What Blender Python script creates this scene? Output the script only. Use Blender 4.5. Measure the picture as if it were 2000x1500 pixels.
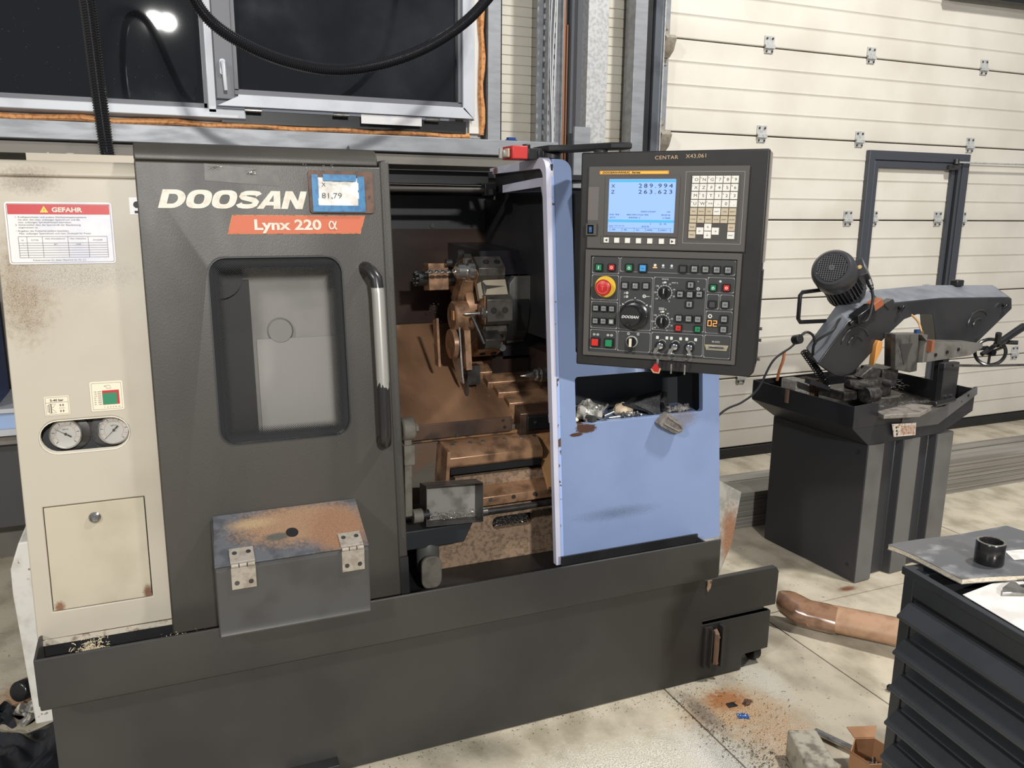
import bpy, bmesh, math, random
from math import sin, cos, pi, radians
from mathutils import Matrix, Vector, geometry
random.seed(7)
for o in list(bpy.data.objects): bpy.data.objects.remove(o)
SC = bpy.context.scene
COL = SC.collection

# ------------------------------------------------------------------ camera
cam = bpy.data.objects.new('camera', bpy.data.cameras.new('camera'))
COL.objects.link(cam)
YAW, PITCH, ROLL = radians(22.846), radians(12.241), radians(-0.5605)
fw = Vector((sin(YAW)*cos(PITCH), cos(YAW)*cos(PITCH), -sin(PITCH)))
rt = Vector((cos(YAW), -sin(YAW), 0)); dn = fw.cross(rt)
r2 = cos(ROLL)*rt + sin(ROLL)*dn; d2 = -sin(ROLL)*rt + cos(ROLL)*dn
m = Matrix((( r2.x, -d2.x, -fw.x, 0), (r2.y, -d2.y, -fw.y, 0), (r2.z, -d2.z, -fw.z, 1.55), (0, 0, 0, 1)))
cam.matrix_world = m
cam.data.sensor_width = 36; cam.data.lens = 1588.5*36/2000
cam.data.clip_start = 0.02; cam.data.clip_end = 100
SC.camera = cam

# ------------------------------------------------------------------ world, lamps, exposure
W = bpy.data.worlds.new('World'); SC.world = W; W.use_nodes = True
bgn = W.node_tree.nodes['Background']; bgn.inputs[0].default_value = (0.80, 0.85, 0.95, 1); bgn.inputs[1].default_value = 0.26
def lamp(loc, target, size, power, col=(1, 0.96, 0.88), name='hall_lamp'):
    l = bpy.data.lights.new(name, 'AREA'); l.shape = 'DISK'; l.size = size; l.energy = power; l.color = col
    o = bpy.data.objects.new(name, l); COL.objects.link(o)
    o.location = loc; o.rotation_euler = (Vector(target)-Vector(loc)).to_track_quat('-Z', 'Y').to_euler()
    return o
lamp((-5.3, -2.2, 4.9), (1.0, 2.0, 1.0), 0.42, 275, (1, .985, .955))
lamp((0.066, -5.08, 4.0), (1.0, 2.2, 0.8), 0.17, 205, (1, .985, .955))
lamp((0.24, -5.14, 4.0), (1.0, 2.2, 0.8), 0.17, 205, (1, .985, .955))
lamp((3.5, 0.9, 5.2), (3.0, 2.6, 0.3), 0.40, 235, (1, .985, .955))
SC.view_settings.view_transform = 'Standard'; SC.view_settings.look = 'None'
SC.view_settings.gamma = 1; SC.view_settings.use_curve_mapping = False
SC.view_settings.exposure = -0.06

# ------------------------------------------------------------------ materials
def lin(c):
    g = .3*c[0]+.59*c[1]+.11*c[2]; k = .86 if max(c)-min(c) > 12 else 1; c = tuple(g+(v-g)*k for v in c)
    return tuple(((v/255)/12.92 if v/255 <= .04045 else (((v/255)+.055)/1.055)**2.4) for v in c) + (1,)
MATS = {}
def M(name, c, c2=None, sc=6, lo=.45, hi=.65, rough=.5, metal=0, bump=0, bsc=60, stains=(), emit=0, stretch=(1, 1, 1), rough2=None, spec=.5, speck=None, coat=0):
    """c/c2 sRGB colours mixed by noise; stains: (centre, radius, colour, softness, noise amount)"""
    if name in MATS: return MATS[name]
    mt = bpy.data.materials.new(name); mt.use_nodes = True
    nt = mt.node_tree; N = nt.nodes; L = nt.links; b = N['Principled BSDF']
    geo = N.new('ShaderNodeNewGeometry'); pos = geo.outputs['Position']
    if stretch != (1, 1, 1):
        mp = N.new('ShaderNodeMapping'); mp.inputs['Scale'].default_value = stretch; L.new(pos, mp.inputs[0]); npos = mp.outputs[0]
    else: npos = pos
    col = None
    def rgb(cc):
        r = N.new('ShaderNodeRGB'); r.outputs[0].default_value = lin(cc); return r.outputs[0]
    col = rgb(c)
    def noise(scale, det=5, vec=None):
        n = N.new('ShaderNodeTexNoise'); n.inputs['Scale'].default_value = scale; n.inputs['Detail'].default_value = det
        L.new(vec or npos, n.inputs['Vector']); return n.outputs['Fac']
    def ramp(f, a, z):
        r = N.new('ShaderNodeMapRange'); r.inputs['From Min'].default_value = a; r.inputs['From Max'].default_value = z
        r.interpolation_type = 'SMOOTHSTEP'; L.new(f, r.inputs['Value']); return r.outputs[0]
    def mix(f, a, z):
        x = N.new('ShaderNodeMix'); x.data_type = 'RGBA'; L.new(f, x.inputs[0]); L.new(a, x.inputs[6]); L.new(z, x.inputs[7]); return x.outputs[2]
    if c2:
        f = ramp(noise(sc), lo, hi); col = mix(f, col, rgb(c2))
        if rough2 is not None:
            rr = N.new('ShaderNodeMapRange'); rr.inputs['To Min'].default_value = rough; rr.inputs['To Max'].default_value = rough2
            L.new(f, rr.inputs['Value']); L.new(rr.outputs[0], b.inputs['Roughness'])
    if speck:
        col = mix(ramp(noise(speck[1], 2), speck[2], speck[2]+.04), col, rgb(speck[0]))
    for (cen, rad, sc_, soft, na) in stains:
        nz = N.new('ShaderNodeTexNoise'); nz.inputs['Scale'].default_value = 3.5/min(rad) if isinstance(rad, tuple) else 3.5/rad; nz.inputs['Detail'].default_value = 8
        L.new(pos, nz.inputs['Vector'])
        sub = N.new('ShaderNodeVectorMath'); sub.operation = 'SUBTRACT'; L.new(pos, sub.inputs[0]); sub.inputs[1].default_value = cen
        dv = N.new('ShaderNodeVectorMath'); dv.operation = 'DIVIDE'; L.new(sub.outputs[0], dv.inputs[0])
        dv.inputs[1].default_value = rad if isinstance(rad, tuple) else (rad, rad, rad)
        ln = N.new('ShaderNodeVectorMath'); ln.operation = 'LENGTH'; L.new(dv.outputs[0], ln.inputs[0])
        ad = N.new('ShaderNodeMath'); ad.operation = 'MULTIPLY_ADD'; L.new(nz.outputs['Fac'], ad.inputs[0]); ad.inputs[1].default_value = na*2
        L.new(ln.outputs['Value'], ad.inputs[2])
        r = N.new('ShaderNodeMapRange'); r.inputs['From Min'].default_value = 1+na+soft; r.inputs['From Max'].default_value = 1+na-soft
        L.new(ad.outputs[0], r.inputs['Value'])
        fine = ramp(noise(min(900, 26/(min(rad) if isinstance(rad, tuple) else rad)), 3, pos), .42, .62)
        col = mix(r.outputs[0], col, mix(fine, rgb(sc_), rgb(tuple(v*.72 for v in sc_))))
    L.new(col, b.inputs['Base Color'])
    if not (c2 and rough2 is not None): b.inputs['Roughness'].default_value = rough
    b.inputs['Metallic'].default_value = metal; b.inputs['Specular IOR Level'].default_value = spec
    if coat: b.inputs['Coat Weight'].default_value = coat; b.inputs['Coat Roughness'].default_value = .15
    if emit: L.new(col, b.inputs['Emission Color']); b.inputs['Emission Strength'].default_value = emit
    if bump:
        bm_ = N.new('ShaderNodeBump'); bm_.inputs['Strength'].default_value = bump; bm_.inputs['Distance'].default_value = .002
        L.new(noise(bsc, 3), bm_.inputs['Height']); L.new(bm_.outputs[0], b.inputs['Normal'])
    MATS[name] = mt; return mt

door_paint = M('door_paint', (66, 62, 56), (54, 51, 46), 5, .35, .7, .38, bump=.12, bsc=400, rough2=.46, stretch=(1, 1, .5), speck=((130, 126, 118), 260, .80))
base_paint = M('base_paint', (58, 57, 54), (46, 45, 44), 2.5, .35, .7, .36, rough2=.5, bump=.05, bsc=250, speck=((120, 116, 110), 160, .81))
blackpaint = M('black_paint', (38, 38, 39), (30, 30, 31), 6, rough=.4)
dark_void = M('dark_void', (16, 15, 15), rough=.6)
beige = M('beige_paint', (184, 174, 154), (173, 162, 142), 3.2, .4, .75, .42, bump=.03, bsc=200, speck=((120, 105, 85), 120, .80),
          stains=[((-.31, 2.15, 1.36), (.05, .3, .10), (170, 150, 122), .5, .8), ((-.28, 2.2, 1.60), (.05, .3, .025), (165, 152, 130), .5, .7),
                  ((-.2, 2.15, 1.385), (.10, .3, .03), (186, 176, 158), .5, .8)])
beige_door = M('beige_door', (186, 175, 150), (174, 163, 138), 9, .4, .75, .4,
               stains=[((-.105, 2.08, .603), (.010, .3, .018), (134, 88, 60), .35, .7), ((-.30, 2.08, .600), (.010, .3, .013), (150, 100, 70), .35, .7),
                       ((-.20, 2.08, .589), (.13, .3, .004), (140, 82, 50), .4, .4)])
blue_paint = M('blue_paint', (123, 143, 184), (114, 134, 174), 4, .35, .75, .42, bump=.02, bsc=200, speck=((92, 96, 112), 150, .83),
               stains=[((1.15, 2.14, .888), (.035, .3, .014), (84, 52, 36), .12, .5), ((1.115, 2.14, .872), (.022, .3, .006), (84, 52, 36), .12, .4), ((1.13, 2.14, .895), (.012, .3, .02), (84, 52, 36), .12, .4),
                       ((1.5, 2.14, .89), (.05, .3, .028), (128, 130, 148), .5, .7), ((1.25, 2.1, .61), (.1, .3, .015), (112, 132, 168), .7, .8)])
lavender = M('lit_blue_paint', (192, 191, 208), (182, 182, 200), 8, rough=.45,  # blue cover paint lightened for the lamp light on its rim faces
             stains=[((1.04, 2.23, .985), (.2, .018, .03), (88, 58, 40), .12, .7), ((1.04, 2.22, 1.01), (.2, .008, .03), (88, 58, 40), .12, .5), ((1.04, 2.62, 1.67), (.2, .02, .012), (120, 80, 60), .3, .7)])
chip_highlight = M('chipped_blue_highlight', (150, 175, 228), (86, 62, 46), 26, .60, .63, .45)  # light blue paints the bevel highlight, brown spots are chipped paint
cream = M('cream_letter', (216, 207, 190), (202, 189, 166), 60, .45, .7, .5)
orange = M('orange_badge', (206, 96, 58), rough=.55)
rust_edge = M('rusty_badge_edge', (196, 128, 70), (150, 82, 46), 90, rough=.6)
rusty_plate = M('rusty_plate', (104, 72, 52), (78, 56, 44), 40, rough=.55)
tape_blue = M('blue_tape', (32, 118, 172), (24, 96, 150), 60, rough=.4)
paper = M('paper_white', (232, 228, 220), (206, 200, 190), 30, .5, .6, .45, bump=.6, bsc=40)
ink = M('ink_dark', (45, 42, 42), rough=.6)
ink_grey = M('ink_grey', (84, 80, 78), rough=.6)
red = M('red_print', (196, 24, 24), rough=.4)
green = M('green_print', (28, 128, 84), rough=.4)
yellow = M('yellow_print', (236, 190, 40), rough=.4)
white_label = M('white_label', (214, 211, 208), (198, 198, 206), 10, rough=.4)
cream_label = M('cream_label', (226, 214, 186), rough=.4)
zinc = M('galvanised', (152, 154, 157), (134, 136, 139), 20, .35, .7, .42, .35, stretch=(.35, 1, 1.5), rough2=.5)
hinge_z = M('hinge_zinc', (196, 196, 192), (170, 170, 168), 60, rough=.4, metal=.25)
zinc_l = M('galvanised_light', (184, 184, 182), (160, 161, 160), 60, .4, .65, .5, .2, bump=.2, bsc=120)
steel = M('bright_steel', (190, 188, 184), (150, 146, 140), 30, rough=.25, metal=.9)
steel_d = M('dark_steel', (92, 90, 88), (70, 66, 62), 20, rough=.35, metal=.7)
chrome = M('chrome', (215, 215, 215), rough=.12, metal=1)
alu = M('aluminium_frame', (190, 192, 196), (178, 180, 185), 5, rough=.45, metal=.15)
frame_dark = M('grey_frame', (98, 98, 102), rough=.45)
rubber = M('black_rubber', (28, 28, 29), rough=.45)
plastic_b = M('black_plastic', (30, 30, 31), rough=.25)
hose_m = M('hose_black', (34, 34, 37), rough=.22, spec=.7)
foam = M('orange_foam', (205, 140, 80), (176, 104, 52), 60, rough=.9, bump=1, bsc=90)
garage = M('garage_cream', (209, 202, 188), (200, 192, 177), 3, .35, .7, .42, bump=.28, bsc=160)
siding = M('siding_cream', (204, 197, 180), (192, 184, 166), 3, rough=.5)
wall_low = M('lower_wall_taupe', (120, 114, 104), (108, 103, 94), 4, rough=.55)
frame_blue = M('anthracite_frame', (64, 67, 73), rough=.45)
copper = M('copper_pipe', (150, 98, 66), rough=.4, metal=.5)
cable_w = M('white_cable', (190, 190, 190), rough=.5)
saw_grey = M('saw_grey', (50, 49, 49), (40, 40, 41), 5, rough=.28, speck=((110, 108, 104), 160, .78))
saw_side = M('saw_dark_side', (50, 50, 53), rough=.45)
saw_top = M('light_saw_grey', (118, 121, 127), (98, 101, 107), 12, .35, .7, .5)  # lighter grey for the top and end faces of the head
tray_blk = M('tray_black', (40, 40, 43), (32, 32, 34), 8, rough=.38, speck=((120, 118, 112), 160, .78))
ins_brown = M('oily_brown', (178, 132, 96), (118, 84, 60), 5, .35, .7, .25, .3, rough2=.42, stretch=(1, .5, .5))
ins_dark = M('oily_dark', (56, 40, 32), (34, 27, 24), 4, rough=.3)
ins_grey = M('grey_guard', (44, 46, 48), rough=.5)
cast_grey = M('cast_grey', (118, 112, 100), (100, 92, 80), 30, .4, .7, .6, bump=.4, bsc=150)
rusty_cast = M('rusty_casting', (160, 130, 102), (122, 98, 76), 90, .42, .66, .7, bump=.8, bsc=220, speck=((190, 160, 128), 300, .66))
block_grey = M('tool_block', (98, 94, 88), (70, 62, 54), 30, .45, .7, .35, .6)
block_brn = M('tool_block_brown', (182, 136, 99), (122, 90, 66), 22, .38, .68, .34, .35)
chip_m = M('metal_chips', (190, 180, 168), (90, 82, 74), 200, rough=.3, metal=.7)
chip_y = M('pale_swarf', (220, 205, 170), (190, 170, 130), 200, rough=.6)
chip_d = M('dark_chips', (60, 54, 50), (110, 80, 58), 200, rough=.5, metal=.4)
box_grey = M('box_grey_paint', (70, 69, 67), (62, 60, 58), 8, rough=.33, bump=.05)
box_lid = M('rusted_lid', (104, 106, 110), (86, 88, 92), 30, .4, .6, .36, .3,
            stains=[((.26, 2.02, .76), (.145, .5, .026), (188, 146, 110), .3, .6), ((.35, 1.98, .745), (.07, .5, .030), (178, 130, 96), .3, .5), ((.15, 2.01, .768), (.05, .5, .006), (206, 172, 128), .5, .6),
                    ((.2, 1.96, .746), (.03, .5, .005), (110, 108, 100), .3, .4)])
hinge_m = M('dull_steel_hinge', (172, 162, 148), (152, 140, 124), 60, rough=.4, metal=.35)
white_body = M('white_tank_paint', (205, 202, 195), (188, 184, 174), 20, rough=.5, speck=((140, 130, 112), 60, .68))
panel_m = M('panel_charcoal', (35, 34, 33), (30, 29, 28), 10, rough=.42, bump=.05, bsc=500)
bez_m = M('panel_bezel', (82, 78, 74), rough=.42, bump=.05, bsc=500)
plate_m = M('panel_plate', (56, 57, 57), rough=.45)
line_m = M('panel_line', (170, 168, 164), rough=.4)
btn_m = M('grey_button', (128, 130, 128), rough=.45)
btn_d = M('dark_button', (62, 62, 62), rough=.45)
btn_w = M('white_print', (215, 215, 210), rough=.5)
key_w = M('key_white', (232, 228, 216), rough=.4)
key_b = M('key_beige', (196, 180, 150), rough=.4)
btn_green = M('button_green', (20, 130, 78), rough=.35, emit=.12)
btn_red = M('button_red', (214, 34, 26), rough=.35, emit=.12)
btn_blue = M('button_blue', (60, 150, 215), rough=.35, emit=.12)
estop_red = M('estop_red', (214, 30, 34), (190, 24, 28), 60, rough=.35)
lit_orange = M('lit_orange', (255, 150, 60), emit=1.6)
screen_m = M('screen_blue', (128, 166, 232), emit=.55, rough=.35)
screen_c = M('screen_cyan', (62, 160, 208), emit=.5, rough=.35)
screen_t = M('screen_text', (48, 70, 120), rough=.4)
screen_k = M('screen_digits', (28, 36, 60), rough=.4)
cart_m = M('cart_anthracite', (48, 51, 55), (41, 44, 48), 5, rough=.38, speck=((150, 150, 150), 220, .80))
cart_d = M('cart_drawer', (40, 41, 42), rough=.5, bump=.3, bsc=300)
card = M('cardboard', (186, 134, 90), (168, 118, 76), 12, rough=.8)
kraft = M('brown_tube', (176, 134, 100), (160, 120, 88), 20, rough=.5)
tape_br = M('brown_tape', (146, 106, 78), (122, 86, 62), 20, rough=.16, coat=.6)
black_bag = M('black_plastic_sheet', (36, 37, 40), rough=.28)
white_rag = M('white_rag', (190, 196, 212), rough=.9)
stone = M('stained_block', (182, 172, 152), (120, 110, 94), 30, .45, .7, .7, bump=.5)
ash = M('grey_rusty_sheet', (176, 172, 160), (150, 148, 140), 20, rough=.55, stains=[((2.185, 2.72, .14), (.06, .4, .13), (178, 126, 90), .4, .8)])
blue_bg = M('blue_crate', (14, 66, 150), rough=.4)
motor_m = M('motor_black', (54, 54, 56), rough=.32)
cover_m = M('book_cover', (92, 93, 96), (156, 156, 158), 18, .52, .78, .30, stretch=(1, 1.4, 1))
pages = M('book_pages', (226, 214, 190), (190, 168, 134), 120, rough=.8, stretch=(1, 1, 8))
black_fab = M('black_fabric', (26, 26, 28), (72, 72, 74), 420, rough=.8)
bag_m = M('clear_bag', (190, 186, 176), (120, 118, 112), 60, .4, .6, .2, .3, bump=1, bsc=60)
skin_tan = M('tan_leather', (205, 180, 148), rough=.8)

def special_glass(name, tint, alpha, rough=.05, dots=None):
    mt = bpy.data.materials.new(name); mt.use_nodes = True; nt = mt.node_tree; N = nt.nodes; L = nt.links
    N.clear(); out = N.new('ShaderNodeOutputMaterial')
    tr = N.new('ShaderNodeBsdfTransparent'); tr.inputs[0].default_value = lin(tint)
    pb = N.new('ShaderNodeBsdfPrincipled'); pb.inputs['Base Color'].default_value = (.030, .030, .030, 1); pb.inputs['Roughness'].default_value = rough
    mx = N.new('ShaderNodeMixShader')
    if dots is None:
        mx.inputs[0].default_value = alpha
    else:                                    # printed dot screen, dense at the edge
        cx, cz, hw, hh, fade, pitch = dots
        g = N.new('ShaderNodeNewGeometry'); s = N.new('ShaderNodeSeparateXYZ'); L.new(g.outputs['Position'], s.inputs[0])
        def mth(op, a, b=None, c=None):
            n = N.new('ShaderNodeMath'); n.operation = op
            for i, v in enumerate((a, b, c)):
                if v is None: continue
                if isinstance(v, (int, float)): n.inputs[i].default_value = v
                else: L.new(v, n.inputs[i])
            return n.outputs[0]
        dx = mth('SUBTRACT', mth('ABSOLUTE', mth('SUBTRACT', s.outputs[0], cx)), hw)
        dz = mth('SUBTRACT', mth('ABSOLUTE', mth('SUBTRACT', s.outputs[2], cz)), hh)
        d = mth('MAXIMUM', dx, dz)
        t = mth('MULTIPLY_ADD', d, 1/fade, .5)
        w = mth('ADD', mth('SINE', mth('MULTIPLY', mth('ADD', s.outputs[0], s.outputs[2]), 2*pi/pitch)), mth('SINE', mth('MULTIPLY', mth('SUBTRACT', s.outputs[0], s.outputs[2]), 2*pi/pitch)))
        th = mth('MULTIPLY_ADD', t, 4.4, -2.2)
        m_ = mth('GREATER_THAN', th, w)
        f = mth('MAXIMUM', mth('MULTIPLY', m_, .97), alpha)
        L.new(f, mx.inputs[0])
    L.new(tr.outputs[0], mx.inputs[1]); L.new(pb.outputs[0], mx.inputs[2]); L.new(mx.outputs[0], out.inputs[0])
    return mt
door_glass = special_glass('door_glass', (246, 246, 246), .06, .10, dots=(.2525, 1.19, .140, .206, .034, .0055))
def dusty_glass():
    mt = M('night_window_glass', (24, 25, 27), (40, 42, 46), 2.2, .5, .8, .02, rough2=.13, speck=((88, 90, 94), 150, .74), spec=.6)
    return mt
night_glass = dusty_glass()

# floor
def floor_material():
    mt = M('concrete_floor', (202, 190, 165), (156, 144, 120), 7, .38, .72, .40, rough2=.62, bump=.5, bsc=90,
           speck=((158, 142, 118), 46, .69), stretch=(1, .7, 1), stains=[
            ((1.55, 1.83, 0), (.16, .10, 1), (218, 178, 132), .6, .7), ((1.56, 1.90, 0), (.07, .05, 1), (196, 128, 74), .4, .8),
            ((1.60, 1.68, 0), (.10, .10, 1), (212, 176, 136), .6, .8), ((1.45, 1.86, 0), (.03, .10, 1), (160, 140, 118), .5, .9),
            ((2.53, 2.36, 0), (.04, .018, 1), (132, 82, 56), .4, .8), ((-.5, 2.75, 0), (.10, .10, 1), (196, 150, 106), .5, .9),
            ((1.0, 1.7, 0), (.35, .12, 1), (232, 226, 206), .7, .9), ((1.75, 1.95, 0), (.05, .12, 1), (228, 220, 200), .5, .9), ((1.35, 1.6, 0), (.08, .2, 1), (226, 220, 206), .5, .9)])
    return mt
floor_m = floor_material()

# ------------------------------------------------------------------ mesh tools
WM = {}
class MB:
    def __init__(s, F=None):
        s.v = []; s.f = []; s.mi = []; s.F = F; s.cur = 0
    def P(s, p):
        p = Vector(p)
        if s.F is None: return p
        return s.F @ p if isinstance(s.F, Matrix) else Vector(s.F(p))
    def add(s, vs, fs, m=None):
        k = len(s.v); s.v += [s.P(p) for p in vs]
        s.f += [tuple(k+i for i in f) for f in fs]; s.mi += [s.cur if m is None else m]*len(fs); return s
    def box(s, x0, x1, y0, y1, z0, z1, m=None):
        vs = [(x, y, z) for x in (x0, x1) for y in (y0, y1) for z in (z0, z1)]
        return s.add(vs, [(0, 1, 3, 2), (4, 6, 7, 5), (0, 4, 5, 1), (2, 3, 7, 6), (0, 2, 6, 4), (1, 5, 7, 3)], m)
    def loft(s, rings, m=None, cap=True, close=False):
        n = len(rings[0]); vs = [p for r in rings for p in r]; fs = []
        R = len(rings)
        for i in range(R-(0 if close else 1)):
            a = i*n; b = ((i+1) % R)*n
            for j in range(n): fs.append((a+j, a+(j+1) % n, b+(j+1) % n, b+j))
        if cap and not close: fs += [tuple(range(n))[::-1], tuple(range((R-1)*n, R*n))]
        return s.add(vs, fs, m)
    def prism(s, pts, a0, a1, axis='y', m=None, shift=(0, 0)):
        """pts 2-D; axis 'y': (x,z) outline, 'x': (y,z), 'z': (x,y). shift moves the far outline"""
        return s.plate([pts], a0, a1, axis, m, shift)
    def plate(s, loops, a0, a1, axis='y', m=None, shift=(0, 0)):
        def mk(p, a): return {'y': (p[0], a, p[1]), 'x': (a, p[0], p[1]), 'z': (p[0], p[1], a)}[axis]
        flat = [p for l in loops for p in l]; n = len(flat)
        tri = geometry.tessellate_polygon([[Vector((p[0], p[1], 0)) for p in l] for l in loops])
        vs = [mk(p, a0) for p in flat] + [mk((p[0]+shift[0], p[1]+shift[1]), a1) for p in flat]
        fs = []
        if len(loops) == 1: fs += [tuple(range(n)), tuple(range(n, 2*n))[::-1]] if convex(loops[0]) else [tuple(t) for t in tri]+[tuple(i+n for i in t)[::-1] for t in tri]
        else: fs += [tuple(t) for t in tri]+[tuple(i+n for i in t)[::-1] for t in tri]
        k = 0
        for l in loops:
            q = len(l)
            for j in range(q): fs.append((k+j, k+(j+1) % q, n+k+(j+1) % q, n+k+j))
            k += q
        return s.add(vs, fs, m)
    def lathe(s, prof, c, ax=(0, 0, 1), n=24, m=None, cap=True):
        ax = Vector(ax).normalized(); t = Vector((1, 0, 0)) if abs(ax.x) < .9 else Vector((0, 1, 0))
        u = ax.cross(t).normalized(); w = ax.cross(u); c = Vector(c)
        return s.loft([[c+ax*h+(u*cos(2*pi*j/n)+w*sin(2*pi*j/n))*max(r, 1e-5) for j in range(n)] for r, h in prof], m, cap)
    def cyl(s, c, ax, r, h, n=20, m=None, r2=None):
        return s.lathe([(r, 0), (r if r2 is None else r2, h)], c, ax, n, m)
    def tube(s, pts, r, n=10, m=None, cap=True, close=False):
        pts = [Vector(p) for p in pts]; rings = []; N_ = len(pts); up = None
        for i, p in enumerate(pts):
            a = pts[(i-1) % N_] if (close or i) else p; b = pts[(i+1) % N_] if (close or i < N_-1) else p
            d = (b-a).normalized()
            if up is None: up = d.orthogonal().normalized()
            up = (up-d*up.dot(d)).normalized(); w = d.cross(up)
            rr = r[i] if isinstance(r, (list, tuple)) else r
            rings.append([p+(up*cos(2*pi*j/n)+w*sin(2*pi*j/n))*rr for j in range(n)])
        return s.loft(rings, m, cap, close)
    def sphere(s, c, r, n=12, m=None, sq=(1, 1, 1)):
        c = Vector(c); rings = []
        for i in range(n//2+1):
            a = -pi/2+pi*i/(n//2); rings.append([c+Vector((cos(a)*cos(2*pi*j/n)*r*sq[0]+1e-6*cos(j), cos(a)*sin(2*pi*j/n)*r*sq[1]+1e-6*sin(j), sin(a)*r*sq[2])) for j in range(n)])
        return s.loft(rings, m)
    def text(s, txt, x, y, z, size, m=None, shear=0, bold=0, align='LEFT', xs=1, ex=.0004, rot=0, spacing=1, valign='BOTTOM_BASELINE'):
        """text in the local xz plane facing -y"""
        cu = bpy.data.curves.new('t', 'FONT'); cu.body = txt; cu.size = size; cu.shear = shear; cu.offset = bold; cu.align_x = align; cu.space_character = spacing
        cu.resolution_u = 3
        if valign == 'CENTER': cu.align_y = 'CENTER'
        ob = bpy.data.objects.new('t', cu); me = bpy.data.meshes.new_from_object(ob)
        cr, sr = cos(rot), sin(rot)
        vs = [(x+(v.co.x*cr-v.co.y*sr)*xs, y, z+v.co.x*sr+v.co.y*cr) for v in me.vertices]
        s.add(vs, [tuple(p.vertices) for p in me.polygons], m)
        bpy.data.objects.remove(ob); bpy.data.meshes.remove(me); bpy.data.curves.remove(cu); return s
    def mesh(s, name, mats, org):
        me = bpy.data.meshes.new(name); me.from_pydata([p-org for p in s.v], [], s.f)
        for q in mats: me.materials.append(q)
        me.polygons.foreach_set('material_index', s.mi)
        bm = bmesh.new(); bm.from_mesh(me); bmesh.ops.recalc_face_normals(bm, faces=bm.faces); bm.to_mesh(me); bm.free()
        me.polygons.foreach_set('use_smooth', [True]*len(me.polygons)); me.set_sharp_from_angle(angle=.6)
        return me
    def build(s, name, mats, parent=None, bevel=0, org=None, flip=False, **tags):
        mats = mats if isinstance(mats, (list, tuple)) else [mats]
        if org is None:
            lo = Vector([min(p[i] for p in s.v) for i in range(3)]); hi = Vector([max(p[i] for p in s.v) for i in range(3)])
            org = Vector(((lo.x+hi.x)/2, (lo.y+hi.y)/2, lo.z))
        org = Vector(org); me = s.mesh(name, mats, org)
        o = bpy.data.objects.new(name, me); COL.objects.link(o)
        if bevel:
            b = o.modifiers.new('bevel', 'BEVEL'); b.width = bevel; b.segments = 2; b.limit_method = 'ANGLE'; b.angle_limit = .7
        place(o, Matrix.Translation(org), parent); tagit(o, **tags); return o
def convex(p):
    sg = 0; n = len(p)
    for i in range(n):
        a, b, c = p[i], p[(i+1) % n], p[(i+2) % n]; k = (b[0]-a[0])*(c[1]-b[1])-(b[1]-a[1])*(c[0]-b[0])
        if abs(k) < 1e-12: continue
        if sg and (k > 0) != (sg > 0): return False
        sg = k
    return True
def place(o, Mx, parent=None):
    WM[o.name] = Mx.copy()
    if parent is not None:
        o.parent = parent; o.matrix_parent_inverse = WM[parent.name].inverted()
    o.matrix_basis = Mx
def tagit(o, label=None, cat=None, group=None, kind=None):
    if label: o['label'] = label
    if cat: o['category'] = cat
    if group: o['group'] = group
    if kind: o['kind'] = kind
def thing(name, label, cat, Mx=None, group=None, kind=None):
    o = bpy.data.objects.new(name, None); COL.objects.link(o); o.empty_display_size = .05
    place(o, Mx or Matrix(), None); tagit(o, label, cat, group, kind); return o
def copy_at(src, Mx, parent=None, **tags):
    """copy of an object and its children (two levels), sharing meshes"""
    c = src.copy(); COL.objects.link(c)
    D = Mx @ WM[src.name].inverted(); place(c, Mx, parent)
    if parent is None: c.parent = None
    tagit(c, **tags)
    for ch in [q for q in bpy.data.objects if q.parent == src]:
        copy_at(ch, D @ WM[ch.name], c)
    return c
def rr(x0, x1, z0, z1, r, n=5):
    out = []
    for cx, cz, a0 in ((x1-r, z0+r, -pi/2), (x1-r, z1-r, 0), (x0+r, z1-r, pi/2), (x0+r, z0+r, pi)):
        for i in range(n+1): a = a0+pi/2*i/n; out.append((cx+r*cos(a), cz+r*sin(a)))
    return out
def ell(cx, cz, a, b, n=24): return [(cx+a*cos(2*pi*i/n), cz+b*sin(2*pi*i/n)) for i in range(n)]
TAN = math.tan(radians(6.2))
def lean(y0): return lambda p: (p[0], y0+TAN*(p[2]-.45)+p[1], p[2])
def T(x, y, z): return Matrix.Translation((x, y, z))
def RZ(a): return Matrix.Rotation(a, 4, 'Z')
def curl(mb, c, r, n=9, rad=.0012, m=None):
    a0 = random.random()*6; t = random.uniform(.8, 1.8); az = random.random()*6; pts = []
    for i in range(n):
        a = a0+i/(n-1)*t*pi; pts.append((c[0]+r*cos(a)*cos(az), c[1]+r*cos(a)*sin(az), c[2]+abs(r*sin(a))*.5+i*.0004))
    mb.tube(pts, rad, 4, m)
def chips(mb, n, fn, s0=.002, s1=.007, m=None):
    for _ in range(n):
        p = Vector(fn()); s = random.uniform(s0, s1)
        vs = [p+Vector((random.uniform(-1, 1)*s, random.uniform(-1, 1)*s, random.uniform(-.1, .8)*s)) for _ in range(4)]
        mb.add(vs, [(0, 1, 2), (0, 2, 3), (0, 3, 1), (1, 3, 2)], m)
# ================================================================== ROOM
# floor slabs with recessed joints
fb = MB()
xs = [-4, 1.41, 2.035, 3.5, 5.5, 8.5]; ys = [-1.5, 2.31, 4.3]
g = .003
for i in range(len(xs)-1):
    for j in range(len(ys)-1):
        fb.box(xs[i]+(g if i else 0), xs[i+1]-g, ys[j]+(g if j else 0), ys[j+1]-g, -.12, 0)
floor = fb.build('floor', floor_m, kind='structure')
sub = MB(); sub.box(-4, 8.5, -1.5, 4.3, -.16, -.006); sub.build('joint_filler', dark_void, floor, kind='stuff')

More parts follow.
